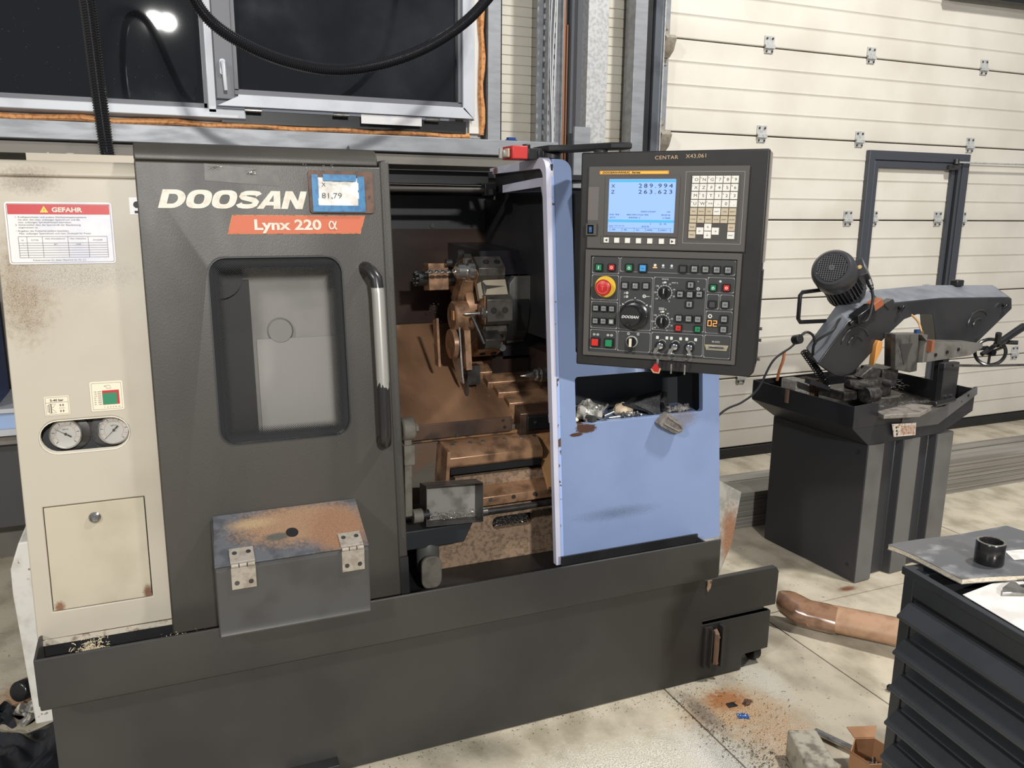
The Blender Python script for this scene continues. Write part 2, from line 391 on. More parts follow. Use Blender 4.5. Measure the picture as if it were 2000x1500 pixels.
# siding wall (fine ribbed metal panels) behind everything, garage opening on the right
sd = MB(); z = 1.80; prof = [(4.10, z)]
while z < 3.2: prof += [(4.10, z+.041), (4.105, z+.043), (4.105, z+.045), (4.10, z+.047)]; z += .047
prof += [(4.10, 3.25), (4.2, 3.25), (4.2, 1.80)]
sd.prism(prof, 1.40, 2.50, 'x')
wall_back = sd.build('wall_back', siding, kind='structure')
lw = MB(); lw.box(-4, 1.9, 4.0, 4.2, 0, 1.80); lw.build('lower_panel', wall_low, wall_back)
lw = MB(); lw.box(1.9, 2.5, 4.1, 4.2, 0, 1.80); lw.build('lower_panel', siding, wall_back)
lw = MB(); lw.box(-4, 1.5, 4.02, 4.2, 3.0, 3.25); lw.build('upper_panel', siding, wall_back)
lw = MB(); lw.box(-4, -1.9, 4.02, 4.2, 1.8, 3.0); lw.build('side_panel', siding, wall_back)
# galvanised rail under the window, vertical stud
tr = MB(); tr.prism([(3.84, 1.80), (3.84, 1.872), (3.90, 1.876), (3.98, 1.876), (3.98, 1.795), (3.90, 1.79)], -3, 1.86, 'x'); tr.build('trim_1', zinc, bevel=.003, kind='structure')
tr = MB(); tr.box(-3, 1.87, 3.86, 3.96, 1.745, 1.79); tr.build('trim_2', wall_low, kind='structure')
tr = MB(); tr.box(1.49, 1.56, 3.87, 3.96, 1.874, 3.2); tr.box(1.555, 1.56, 3.87, 4.08, 1.874, 3.2); tr.build('trim_3', zinc, kind='structure')
# window
wn = MB()
Y = 3.86
wn.box(-2.2, 1.47, Y+.06, Y+.12, 1.88, 1.93); wn.box(1.40, 1.46, Y+.03, Y+.12, 1.9, 3.1); wn.box(-2.2, 1.46, Y+.06, Y+.12, 3.05, 3.1)
window = wn.build('window_1', M('window_outer_frame', (214, 208, 198), rough=.5), bevel=.002, kind='structure')
wn = MB(); wn.box(.26, 1.38, Y+.02, Y+.06, 1.898, 1.952); wn.build('lower_track', blackpaint, window)
fo = MB()
path = [(-2.2+i*.12, Y+.035, 1.888+.006*sin(i*2.1)) for i in range(31)]
fo.tube(path, [.010+.005*abs(sin(i*1.7)) for i in range(31)], 7)
path = [(1.462+.005*sin(i*1.3), Y+.03, 1.895+i*.06) for i in range(21)]
fo.tube(path, [.012+.007*abs(sin(i*2.3)) for i in range(21)], 7)
fo.build('expanding_foam', foam, window)
# left fixed sash: bottom bar, mullion
wn = MB(); wn.prism([(Y, 1.915), (Y, 1.952), (Y+.05, 1.96), (Y+.05, 1.905)], -2.2, .36, 'x'); wn.build('sash_rail', alu, window, bevel=.003)
wn = MB(); wn.box(-2.2, .205, Y+.012, Y+.05, 1.950, 1.972); wn.build('glazing_bead', frame_dark, window)
wn = MB(); wn.box(.193, .208, Y+.012, Y+.05, 1.950, 3.05); wn.build('glazing_bead', frame_dark, window)
wn = MB(); wn.box(.208, .242, Y, Y+.05, 1.935, 3.05); wn.build('sash_stile', alu, window, bevel=.003)
wn = MB(); wn.box(-2.2, .197, Y+.03, Y+.034, 1.965, 3.05); wn.build('pane', night_glass, window)
# right casement sash standing slightly proud
wn = MB(); wn.box(.242, .318, Y-.028, Y+.03, 1.99, 3.05); wn.build('sash_stile', frame_dark, window, bevel=.003)
wn = MB(); wn.prism([(.242, 1.962), (.330, 2.005), (.330, 2.012), (1.355, 2.012), (1.405, 1.962)], Y-.032, Y+.02, 'y'); wn.build('sash_rail', alu, window, bevel=.002)
wn = MB(); wn.box(.318, 1.345, Y-.02, Y+.02, 2.012, 2.034); wn.build('glazing_bead', frame_dark, window)
wn = MB(); wn.box(.318, .334, Y-.02, Y+.02, 2.03, 3.05); wn.box(1.327, 1.347, Y-.02, Y+.02, 2.03, 3.05); wn.build('glazing_bead', frame_dark, window)
wn = MB(); wn.prism([(1.347, 2.005), (1.405, 1.955), (1.405, 3.05), (1.347, 3.05)], Y-.032, Y+.02, 'y'); wn.build('sash_stile', alu, window, bevel=.002)
wn = MB(); wn.box(.33, 1.33, Y+.0, Y+.004, 2.03, 3.05); wn.build('pane', night_glass, window)
hd = MB(); hd.prism(rr(.262, .285, 2.085, 2.15, .010), Y-.040, Y-.028, 'y')
hd.tube([(.273, Y-.035, 2.135), (.273, Y-.062, 2.132), (.274, Y-.068, 2.12), (.279, Y-.068, 2.02)], [.009, .009, .0095, .008], 10)
hd.build('window_handle', alu, window)
for x in (.39, .77, 1.20):
    h = MB(); h.cyl((x-.035, Y-.02, 1.950), (1, 0, 0), .0075, .07, 10); h.build('hinge', steel, window)
h = MB(); h.box(.86, 1.145, Y-.022, Y-.018, 1.918, 1.958); h.build('paper_tag', white_label, window)

# perforated cable tray, cables, copper pipe, columns
ct = thing('cable_tray', 'tall perforated galvanised cable tray right of the dark window', 'cable tray', T(1.86, 3.95, 1.4))
p = MB()
hl = []
for k in range(26):
    for c_, w_ in ((1.838, .006), (1.872, .006)): hl.append(rr(c_-w_, c_+w_, 1.86+k*.05+(.02 if c_ > 1.85 else 0), 1.885+k*.05+(.02 if c_ > 1.85 else 0), .0055, 2))
p.plate([[(1.825, 1.42), (1.90, 1.42), (1.90, 3.2), (1.825, 3.2)]]+hl, 3.93, 3.933, 'y')
p.box(1.822, 1.826, 3.90, 3.935, 1.42, 3.2)
p.build('tray_web', zinc, ct)
p = MB(); p.box(1.905, 1.945, 3.95, 3.953, 1.42, 3.2); p.box(1.90, 1.905, 3.90, 3.97, 1.42, 3.2); p.build('tray_flange', zinc, ct)
p = MB(); p.box(1.80, 2.02, 3.99, 4.0, 1.42, 3.2); p.build('backing_strip', zinc, ct)
for k, (x, w_) in enumerate(((1.853, .012), (1.862, .007), (1.868, .004))):
    c_ = MB(); c_.tube([(x+w_*sin(i*.45+k), 3.921-.003*k, 1.42+i*.09) for i in range(20)], .0035, 6)
    o = c_.build('white_cable', cable_w, label='thin white cable running down the perforated cable tray', cat='cable', group='white cables on the cable tray')
pp = MB(); pp.tube([(1.922, 3.925, 1.40), (1.921, 3.925, 2.2), (1.918, 3.925, 3.2)], .0085, 12)
pp.build('copper_pipe', copper, label='thin copper coloured pipe running down beside the cable tray', cat='pipe')
pp = MB(); pp.tube([(1.944, 3.935, 1.40), (1.943, 3.935, 2.0), (1.942, 3.935, 2.45)], .005, 10)
pp.build('copper_pipe', copper, label='thinner shorter copper pipe just right of the longer one', cat='pipe')
tr = MB(); tr.box(1.958, 1.972, 3.92, 4.0, 1.40, 3.2); tr.box(1.972, 2.0, 3.88, 3.98, 1.40, 3.2); tr.build('trim_4', M('shadow_grey_steel', (120, 122, 126), rough=.5, metal=.3), kind='structure')
tr = MB(); tr.box(2.0, 2.115, 3.82, 3.90, 0, 3.2); tr.build('trim_5', zinc_l, bevel=.003, kind='structure')
tr = MB(); tr.box(1.93, 2.02, 3.805, 3.82, 1.42, 1.95); tr.build('trim_6', zinc, kind='structure')
# wall strip between column and garage door track
wm = MB(); z = 0; prof = [(4.06, 0)]
while z < 3.15: prof += [(4.06, z+.041), (4.065, z+.043), (4.065, z+.045), (4.06, z+.047)]; z += .047
prof += [(4.09, 3.2), (4.09, 0)]
wm.prism(prof, 2.10, 2.50, 'x'); wm.build('siding_strip', siding, wall_back)
tr = MB(); tr.box(2.325, 2.40, 3.92, 4.02, 0, 3.3); tr.build('trim_7', zinc, bevel=.002, kind='structure')
tr = MB(); tr.box(2.40, 2.455, 3.96, 4.02, 0, 3.3); tr.build('trim_8', blackpaint, kind='structure')
sg = MB(); sg.box(1.60, 1.64, 3.875, 3.90, 1.878, 1.890)
sg.box(1.592, 1.65, 3.88, 3.895, 1.876, 1.880)
sg.build('blue_clip', M('blue_clip_paint', (18, 60, 130), rough=.4), label='small blue plastic clip lying on the galvanised rail by the window corner', cat='clip')

# ------------------------------------------------------------------ sectional garage door
GX0, GX1, GY = 2.56, 7.6, 4.05
door = MB(); door.box(2.60, GX1, 4.10, 4.14, 0, 3.35); door = door.build('door_1', M('door_backing', (180, 172, 156), rough=.6), kind='structure')
joints = [.068, .520, 1.006, 1.491, 1.976, 2.468, 2.952, 3.40]
for a, b in zip(joints[:-1], joints[1:]):
    n = 4; h = (b-a)/n; pr = [(GY+.003, a+.004), (GY, a+.008)]
    for k in range(1, n):
        zc = a+k*h; pr += [(GY, zc-.014), (GY+.0022, zc-.006), (GY+.0022, zc), (GY-.0035, zc+.009), (GY, zc+.022)]
    pr += [(GY, b-.008), (GY+.003, b-.004), (GY+.04, b-.004), (GY+.04, a+.004)]
    p = MB(); p.prism(pr, GX0+.03, GX1, 'x'); p.build('panel', garage, door)
p = MB(); p.box(2.45, GX1, GY-.01, GY+.04, 0, .066); p.build('bottom_seal', rubber, door, bevel=.004)
tr = MB(); tr.box(2.4, GX1, 4.02, 4.1, 3.36, 3.6); tr.build('header_panel', wall_low, door)
hb = MB(); hb.prism([(4.60, 2.865), (7.6, 2.91), (7.6, 3.2), (4.60, 3.2)], 3.96, 4.0, 'y'); hb.build('dark_rail', blackpaint, door)
p = MB(); p.box(2.528, 2.612, GY-.014, GY+.03, .07, 3.35); p.build('end_cap', zinc, door)
# vertical track: C-profile
p = MB(); p.prism([(2.46, 3.94), (2.50, 3.94), (2.50, 3.945), (2.466, 3.945), (2.466, 4.03), (2.46, 4.03)], 0, 3.35, 'z')
p.prism([(2.50, 3.945), (2.508, 3.94), (2.508, 4.02), (2.50, 4.02)], 0, 3.35, 'z'); p.build('vertical_track', M('track_steel', (112, 116, 122), (92, 95, 100), 6, rough=.35, metal=.6), door)
p = MB(); p.box(2.510, 2.516, 3.93, 4.03, 0, 3.35); p.build('track_edge', zinc_l, door)
for z in (.45, 1.86, 2.355):
    p = MB(); p.box(2.532, 2.60, GY-.022, GY-.014, z+.115, z+.175); p.box(2.532, 2.60, GY-.022, GY-.014, z-.035, z+.0)
    p.plate([[(4.036, z+.11), (3.96, z+.105), (3.945, z+.09), (3.97, z+.03), (4.01, z-.0), (4.036, z)]], 2.535, 2.60, 'x')
    p.cyl((2.50, 3.985, z+.105), (1, 0, 0), .008, .11, 10)
    b_ = p.build('roller_bracket', hinge_m if z < 3 else zinc, door)
    for dx, dz in ((.018, .145), (.055, .145), (.018, -.02), (.055, -.02)):
        q = MB(); q.cyl((2.532+dx, GY-.021, z+dz), (0, -1, 0), .006, .004, 8); q.build('bolt', steel, b_)
# hinges
hb = MB(); hb.box(-.034, .034, -.006, 0, .008, .058); hb.box(-.03, .03, -.006, 0, -.036, -.012)
hb.prism([(-.006, -.014), (-.018, -.010), (-.018, .008), (-.006, .012)], -.034, .034, 'x'); hb.cyl((-.034, -.012, 0), (1, 0, 0), .006, .068, 8)
for dx in (-.02, .02):
    for dz in (.044, -.026): hb.cyl((dx, -.006, dz), (0, -1, 0), .006, .005, 8, m=1)
hinge0 = hb.build('hinge', [hinge_z, steel_d], door, org=(0, 0, 0))
spots = [(3.295, 2.472), (4.075, 2.472), (5.06, 2.472), (5.95, 2.472), (3.285, 1.977), (4.045, 1.977), (5.02, 1.977), (5.9, 1.977), (4.01, 1.493), (4.225, 1.493), (4.80, 1.493), (5.03, 1.493),
         (4.24, 1.008), (4.77, 1.008), (3.26, .522), (5.75, .522), (5.03, 1.008)]
for k, (x, z) in enumerate(spots):
    Mx = T(x, GY-.001, z)
    if k == 0: place(hinge0, Mx, door)
    else: copy_at(hinge0, Mx, door)
# wicket door frame
wf = MB(); wf.plate([[(4.115, .02), (5.005, .02), (5.005, 1.925), (4.115, 1.925)], [(4.165, .07), (4.165, 1.868), (4.945, 1.868), (4.945, .07)]], GY-.035, GY-.002, 'y')
wkt = wf.build('wicket_frame', frame_blue, door, bevel=.003)
wf = MB(); wf.plate([[(4.17, .075), (4.94, .075), (4.94, 1.863), (4.17, 1.863)], [(4.205, .11), (4.205, 1.822), (4.86, 1.822), (4.86, .11)]], GY-.028, GY-.002, 'y'); wf.build('wicket_leaf_frame', frame_blue, door, bevel=.003)
wf = MB(); wf.box(4.885, 4.905, GY-.034, GY-.026, .12, 1.86); wf.build('wicket_gap', dark_void, door)
cl = MB(); cl.box(4.80, 4.90, GY-.055, GY-.035, 1.82, 1.852); cl.cyl((4.86, GY-.05, 1.86), (0, 0, 1), .016, .03, 12); cl.build('door_closer_pivot', steel_d, door)
cl = MB(); cl.tube([(4.88, GY-.055, 1.87), (7.5, GY-.06, 1.885)], .006, 8); cl.build('door_closer_rod', zinc_l, door)

# things left of the machine, seen in the slit
cr = MB(); cr.box(-1.0, -.655, 3.60, 3.9, .775, 1.20); cr.box(-.668, -.655, 3.595, 3.6, .775, 1.20, 1); cr.build('blue_crate', [blue_bg, plastic_b], label='dark blue box on the pale sill at the far left behind the lathe', cat='box')
sl = MB(); sl.box(-1.6, -.58, 3.56, 3.95, .755, .772); sl.box(-1.6, -.58, 3.58, 3.95, .69, .755, 1); sl.box(-1.6, -.58, 3.56, 3.95, .665, .69); sl.box(-1.6, -.58, 3.60, 3.95, .62, .665, 2)
sl.build('trim_9', [alu, M('pale_blue_pane', (150, 178, 220), rough=.2), wall_low], kind='structure')
dk = MB(); dk.box(-1.6, -.55, 3.66, 3.95, .26, .62); dk.build('trim_10', M('dark_lower_cladding', (66, 66, 66), rough=.4), kind='structure')
#==PART3==
# ================================================================== LATHE
lathe = thing('turning_lathe', 'large CNC turning lathe with dark sliding door and pale blue right cover', 'lathe', T(.65, 2.4, .42))
F = lean(2.03)
# --- sliding front door
p = MB(F)
win = rr(.090, .415, .960, 1.422, .040, 6)
p.plate([[(-.056, .497), (.531, .497), (.531, 1.650), (-.056, 1.650)], win[::-1]], 0, .03, 'y')
pf = [(0, 1.650), (-.002, 1.655), (.001, 1.670), (.008, 1.682), (.02, 1.690), (.04, 1.694), (.12, 1.694), (.12, 1.65)]
p.prism(pf, -.056, .524, 'x')
p.box(-.056, -.048, .03, .12, .50, 1.66)
fdoor = p.build('front_door', door_paint, lathe, bevel=.004)
p = MB(F); p.prism(rr(.531, .557, .500, 1.668, .012), .012, .10, 'y'); p.build('door_edge_strip', door_paint, fdoor, bevel=.003)
p = MB(F); p.box(.528, .533, .006, .05, .51, 1.66); p.build('door_gap', dark_void, fdoor)
p = MB(F); p.box(.532, .556, .004, .10, .496, .60); p.build('door_bumper', blackpaint, fdoor)
p = MB(F); p.prism(rr(.086, .419, .956, 1.426, .042, 6), .010, .016, 'y'); p.build('door_window', door_glass, fdoor)
p = MB(F); p.plate([rr(.087, .418, .957, 1.425, .042, 6), rr(.0905, .4145, .9605, 1.4215, .040, 6)[::-1]], -.0015, .004, 'y'); p.build('window_gasket', rubber, fdoor)
# guard and its made-up shadow block seen through the window
p = MB(F); p.box(.07, .43, .10, .104, .93, 1.45); gd = p.build('inner_guard', M('pale_inner_guard', (172, 168, 161), (160, 156, 150), 8, rough=.5), fdoor)
p = MB(F); p.box(.06, .190, .085, .095, .93, 1.36); p.lathe([(.060, 0), (.060, .02)], (.115, .07, 1.375), (0, 1, 0), 28); p.build('guard_shadow_block', M('guard_shadow_dark', (52, 51, 50), rough=.5), fdoor)  # dark block added in place of the shadow over the guard's left side
p = MB(F); p.box(.06, .43, .08, .09, 1.392, 1.45); p.build('guard_top', M('guard_top_grey', (96, 94, 92), rough=.5), fdoor)
p = MB(F); p.box(.20, .43, .092, .096, .94, 1.205); p.build('inner_flap', M('pale_inner_flap', (178, 174, 167), rough=.5), fdoor)
p = MB(F); p.lathe([(.03, 0), (.034, .006), (.034, .01)], (.262, .09, 1.225), (0, -.001, 0) if False else (0, 1, 0), 24); p.build('inner_boss', M('grey_boss', (162, 158, 152), rough=.5), fdoor)
# handle
def handle_mat():
    mt = M('worn_handle', (36, 35, 34), rough=.3)
    nt = mt.node_tree; N = nt.nodes; L = nt.links; b = N['Principled BSDF']
    g = N.new('ShaderNodeNewGeometry'); s = N.new('ShaderNodeSeparateXYZ'); L.new(g.outputs['Position'], s.inputs[0])
    nz = N.new('ShaderNodeTexNoise'); nz.inputs['Scale'].default_value = 60; nz.inputs['Detail'].default_value = 8
    mp = N.new('ShaderNodeMapping'); mp.inputs['Scale'].default_value = (1, 1, .25); L.new(g.outputs['Position'], mp.inputs[0]); L.new(mp.outputs[0], nz.inputs['Vector'])
    r = N.new('ShaderNodeMapRange'); r.inputs['From Min'].default_value = 1.02; r.inputs['From Max'].default_value = 1.19; r.inputs['To Min'].default_value = -.15; r.inputs['To Max'].default_value = 1.2; L.new(s.outputs[2], r.inputs[0])
    lt = N.new('ShaderNodeMath'); lt.operation = 'LESS_THAN'; lt.inputs[1].default_value = 1.345; L.new(s.outputs[2], lt.inputs[0])
    c = N.new('ShaderNodeMath'); c.operation = 'GREATER_THAN'; L.new(r.outputs[0], c.inputs[0]); L.new(nz.outputs[0], c.inputs[1])
    ml = N.new('ShaderNodeMath'); ml.operation = 'MULTIPLY'; L.new(c.outputs[0], ml.inputs[0]); L.new(lt.outputs[0], ml.inputs[1])
    x = N.new('ShaderNodeMix'); x.data_type = 'RGBA'; L.new(ml.outputs[0], x.inputs[0]); x.inputs[6].default_value = lin((38, 37, 36)); x.inputs[7].default_value = lin((186, 182, 174)); L.new(x.outputs[2], b.inputs['Base Color'])
    k = N.new('ShaderNodeMath'); k.operation = 'MULTIPLY'; k.inputs[1].default_value = .55; L.new(ml.outputs[0], k.inputs[0]); L.new(k.outputs[0], b.inputs['Metallic'])
    return mt
p = MB(F); hx = .492
path = [(hx-.016, .0, 1.392), (hx-.016, -.022, 1.392), (hx-.010, -.042, 1.385), (hx, -.052, 1.368), (hx+.003, -.054, 1.33), (hx+.004, -.054, 1.15), (hx+.004, -.054, .985), (hx+.004, -.050, .955), (hx+.006, -.038, .938), (hx+.008, -.02, .934), (hx+.008, 0, .934)]
p.tube(path, .0165, 16); p.build('door_handle', handle_mat(), fdoor)
# lettering and badges
def arcp(cx, cz, rx, rz, a0, a1, n=10): return [(cx+rx*cos(radians(a0+(a1-a0)*i/n)), cz+rz*sin(radians(a0+(a1-a0)*i/n))) for i in range(n+1)]
def sup(cx, cz, a, b, e=2.7, n=28): return [(cx+a*math.copysign(abs(cos(t))**(2/e), cos(t)), cz+b*math.copysign(abs(sin(t))**(2/e), sin(t))) for t in [2*pi*i/n for i in range(n)]]
def s_glyph():
    c = arcp(.84, .70, .38, .165, 15, 90, 6)+arcp(.50, .70, .30, .165, 90, 270, 10)[0:]+arcp(.84, .30, .26, .235, 90, -90, 10)[:]+arcp(.50, .30, .38, .235, 270, 200, 6)
    c = [(1.14, .74), (1.05, .84), (.85, .87), (.62, .875), (.40, .86), (.24, .79), (.22, .70), (.30, .61), (.50, .56), (.72, .52), (.95, .46), (1.06, .36), (1.03, .24), (.88, .15), (.66, .125), (.42, .13), (.22, .17), (.14, .28)]
    L, R_ = [], []
    for i, q in enumerate(c):
        a = c[max(0, i-1)]; b = c[min(len(c)-1, i+1)]; dx, dz = b[0]-a[0], b[1]-a[1]; l = math.hypot(dx, dz); nx, nz = -dz/l, dx/l
        L.append((q[0]+nx*.19, q[1]+nz*.125)); R_.append((q[0]-nx*.19, q[1]-nz*.125))
    return L, R_
GL = {'D': ([(0, 0), (.66, 0)]+arcp(.66, .5, .66, .5, -84, 84, 14)+[(.66, 1), (0, 1)], [(.40, .24), (.40, .76), (.66, .76)]+arcp(.66, .5, .26, .26, 84, -84, 10)+[(.66, .24)], 1.38),
      'O': (sup(.67, .5, .67, .51), sup(.67, .5, .27, .27)[::-1], 1.38),
      'A': ([(0, 0), (.38, 0), (.47, .19), (.92, .19), (.95, 0), (1.36, 0), (1.08, 1), (.56, 1)], [(.60, .40), (.76, .78), (.86, .40)], 1.40),
      'N': ([(0, 0), (.38, 0), (.38, .56), (.84, 0), (1.24, 0), (1.24, 1), (.86, 1), (.86, .44), (.40, 1), (0, 1)], None, 1.3)}
p = MB(F); gx_ = 0; HL = .0435; KX = .350/(1.38*3+1.20+1.40+1.24+.32)/HL
def place_g(q): return (-.012+(q[0]+gx_+q[1]*.32)*HL*KX, 1.541+q[1]*HL)
for ch in 'DOOSAN':
    if ch == 'S':
        L_s, R_s = s_glyph()
        for k in range(len(L_s)-1): p.prism([place_g(L_s[k]), place_g(L_s[k+1]), place_g(R_s[k+1]), place_g(R_s[k])], -.0014, -.0004, 'y')
        gx_ += 1.20; continue
    o_, i_, w_ = GL[ch]; p.plate([[place_g(q) for q in o_]]+([[place_g(q) for q in i_]] if i_ else []), -.0014, -.0004, 'y'); gx_ += w_
p.build('door_lettering', cream, fdoor)
p = MB(F)
def para(a, b, c, d, e): return [(.142-a, 1.481-a), (.467+a, 1.481-a), (.482+a, 1.524+a), (.156-a, 1.524+a)]
p.prism(para(.002, 0, 0, 0, 0), -.0012, 0, 'y', 0); p.prism(para(0, 0, 0, 0, 0), -.0018, -.0010, 'y', 1)
p.text('Lynx 220', .203, -.0024, 1.4905, .0345, 2, bold=.0011, xs=1.30); p.tube([(.389+.0185*a, -.0022, 1.4905+.0215*b) for a, b in ((1.0, .97), (.86, .62), (.70, .30), (.48, .08), (.22, .06), (.02, .34), (.03, .66), (.22, .93), (.48, .90), (.66, .64), (.78, .28), (.90, .06), (1.06, .03))], .0021, 6, 2)
p.build('model_badge', [rust_edge, orange, cream], fdoor)
p = MB(F); p.prism(rr(.342, .508, 1.531, 1.637, .008), -.006, 0, 'y'); pl = p.build('rusty_plate', [rusty_plate], fdoor, bevel=.001)
p = MB(F)
n = 9; vs = []; fs = []
for i in range(n+1):
    for j in range(n+1):
        x = .364+.104*i/n; z = 1.549+.071*j/n; vs.append((x, -.0085-.0028*sin(i*1.7+j*.8)*sin(j*1.3)-.001*random.random(), z))
for i in range(n):
    for j in range(n): a = i*(n+1)+j; fs.append((a, a+1, a+n+2, a+n+1))
p.add(vs, fs, 0)
p.text('X', .374, -.013, 1.598, .014, 1); p.text('81,79', .372, -.013, 1.569, .019, 1, xs=1.25)
p.build('paper_note', [paper, ink_grey], fdoor)
p = MB(F); p.box(.350, .366, -.0095, -.006, 1.537, 1.627); p.box(.466, .484, -.0095, -.006, 1.537, 1.624); p.box(.350, .484, -.0098, -.006, 1.535, 1.551); p.box(.378, .462, -.0140, -.010, 1.612, 1.628)
p.build('tape_frame', tape_blue, fdoor)
p = MB(F); p.text('y', .492, -.0066, 1.570, .014, 0, shear=.3); p.build('pen_mark', ink, fdoor)
p = MB(F); p.prism([(.097, 1.607), (.271, 1.596), (.272, 1.634), (.098, 1.647)], -.0008, 0, 'y', 0)
for cx, cz in ((.124, 1.636), (.206, 1.629)):
    for k in range(14): a = random.random()*6; q = random.random()*.012; chips(p, 2, lambda: (cx+random.uniform(-.014, .014), -.0015, cz+random.uniform(-.006, .006)), .002, .006, 1)
p.build('clear_plate', [M('clear_plate_film', (70, 66, 61), (82, 76, 68), 30, rough=.42), M('foil_scrap', (205, 200, 190), rough=.3, metal=.5)], fdoor)
p = MB(F)
for cx, cz, s_ in ((.338, 1.655, .008), (.383, 1.653, .004), (.405, 1.655, .004)): chips(p, 9, lambda: (cx+random.uniform(-s_, s_), -.001, cz-.006+random.uniform(-s_, s_)), .001, .003)
p.build('glue_residue', M('glue', (190, 190, 192), rough=.6), fdoor, kind='stuff')
# --- box screwed on the door
p = MB(); p.prism([(2.060, .778), (1.902, .713), (1.897, .706), (1.896, .56), (1.890, .545), (1.892, .538), (1.906, .538), (2.035, .535)], .050, .414, 'x')
bx = p.build('front_box', box_grey, lathe, bevel=.003)
p = MB()
q = [(.052+.0, 0), (.410, 0), (.410, 1), (.052, 1)]
def ld(pt): return (pt[0]+(.004 if pt[2] > .5 else 0)*0, 2.062-.160*(1-pt[2]), .782-.066*(1-pt[2])+pt[1])
p = MB(ld); hole = ell(.238, .46, .0155, .10, 20)
p.plate([[(.049, 0), (.414, 0), (.416, 1), (.058, 1)], hole[::-1]], 0, .003, 'y'); p.build('lid', box_lid, bx)
p = MB(ld); p.prism(ell(.238, .46, .016, .103, 20), -.003, .0022, 'y'); p.build('lid_hole', dark_void, bx)
for x0 in (.084, .345):
    p = MB(); w = .056
    p.add([(x0, 1.902, .719), (x0+w, 1.902, .719), (x0+w, 1.945, .737), (x0, 1.945, .737), (x0, 1.902, .723), (x0+w, 1.902, .723), (x0+w, 1.945, .741), (x0, 1.945, .741)],
          [(0, 1, 2, 3), (4, 5, 6, 7), (0, 1, 5, 4), (2, 3, 7, 6), (1, 2, 6, 5), (0, 3, 7, 4)])
    p.box(x0, x0+w, 1.893, 1.897, .658, .712)
    for i in range(3): p.cyl((x0+.001+i*w/3, 1.896, .717), (1, 0, 0), .0055, w/3-.002, 10)
    h = p.build('hinge', hinge_m, bx, bevel=.0006)
    for dx in (.012, .044):
        q = MB(); q.lathe([(.0058, 0), (.0058, .001), (.003, .0006)], (x0+dx, 1.8935, .674), (0, -1, 0), 12, 0); q.build('screw', steel_d, h)
        q = MB(); q.lathe([(.0058, 0), (.0058, .001), (.003, .0006)], (x0+dx, 1.930, .7345), (0, -.38, .92), 12, 0); q.build('screw', steel_d, h)

# --- beige left cover
F = lean(2.06)
p = MB(F)
cap = []
for cx, s0 in ((-.1555, -pi/2), (-.268, pi/2)):
    for i in range(13): a = s0+pi*i/12; cap.append((cx+.0405*cos(a), 1.0085+.0405*sin(a)))
p.plate([[(-.354, .524), (-.03, .524), (-.03, 1.608), (-.354, 1.608)], cap[::-1], [(-.3155, .5905), (-.3155, .8455), (-.0955, .8455), (-.0955, .5905)]], 0, .02, 'y')
p.prism([(0, 1.608), (-.004, 1.612), (-.002, 1.628), (.008, 1.640), (.03, 1.646), (.5, 1.646), (.5, 1.60)], -.354, -.03, 'x')
p.box(-.354, -.347, .02, 1.1, .52, 1.608)
cover = p.build('left_cover', beige, lathe, bevel=.003)
p = MB(F); p.prism([(-.3135, .5925), (-.0975, .5925), (-.0975, .8435), (-.3135, .8435)], -.001, .012, 'y'); ad = p.build('access_door', beige_door, lathe, bevel=.001)
p = MB(F); p.box(-.32, -.09, .014, .018, .585, .85); p.build('door_gap', dark_void, ad)
p = MB(F); p.lathe([(.0135, 0), (.0135, .003), (.010, .007), (.0085, .004), (.0085, .003), (.004, .003), (.0035, .006)], (-.208, -.001, .808), (0, -1, 0), 24); p.build('lock', steel, ad)
p = MB(F); p.box(-.345, -.05, -.004, 0, .512, .524); p.build('sealant_strip', M('sealant', (186, 176, 156), (120, 84, 60), 60, .5, .7, rough=.7), cover)
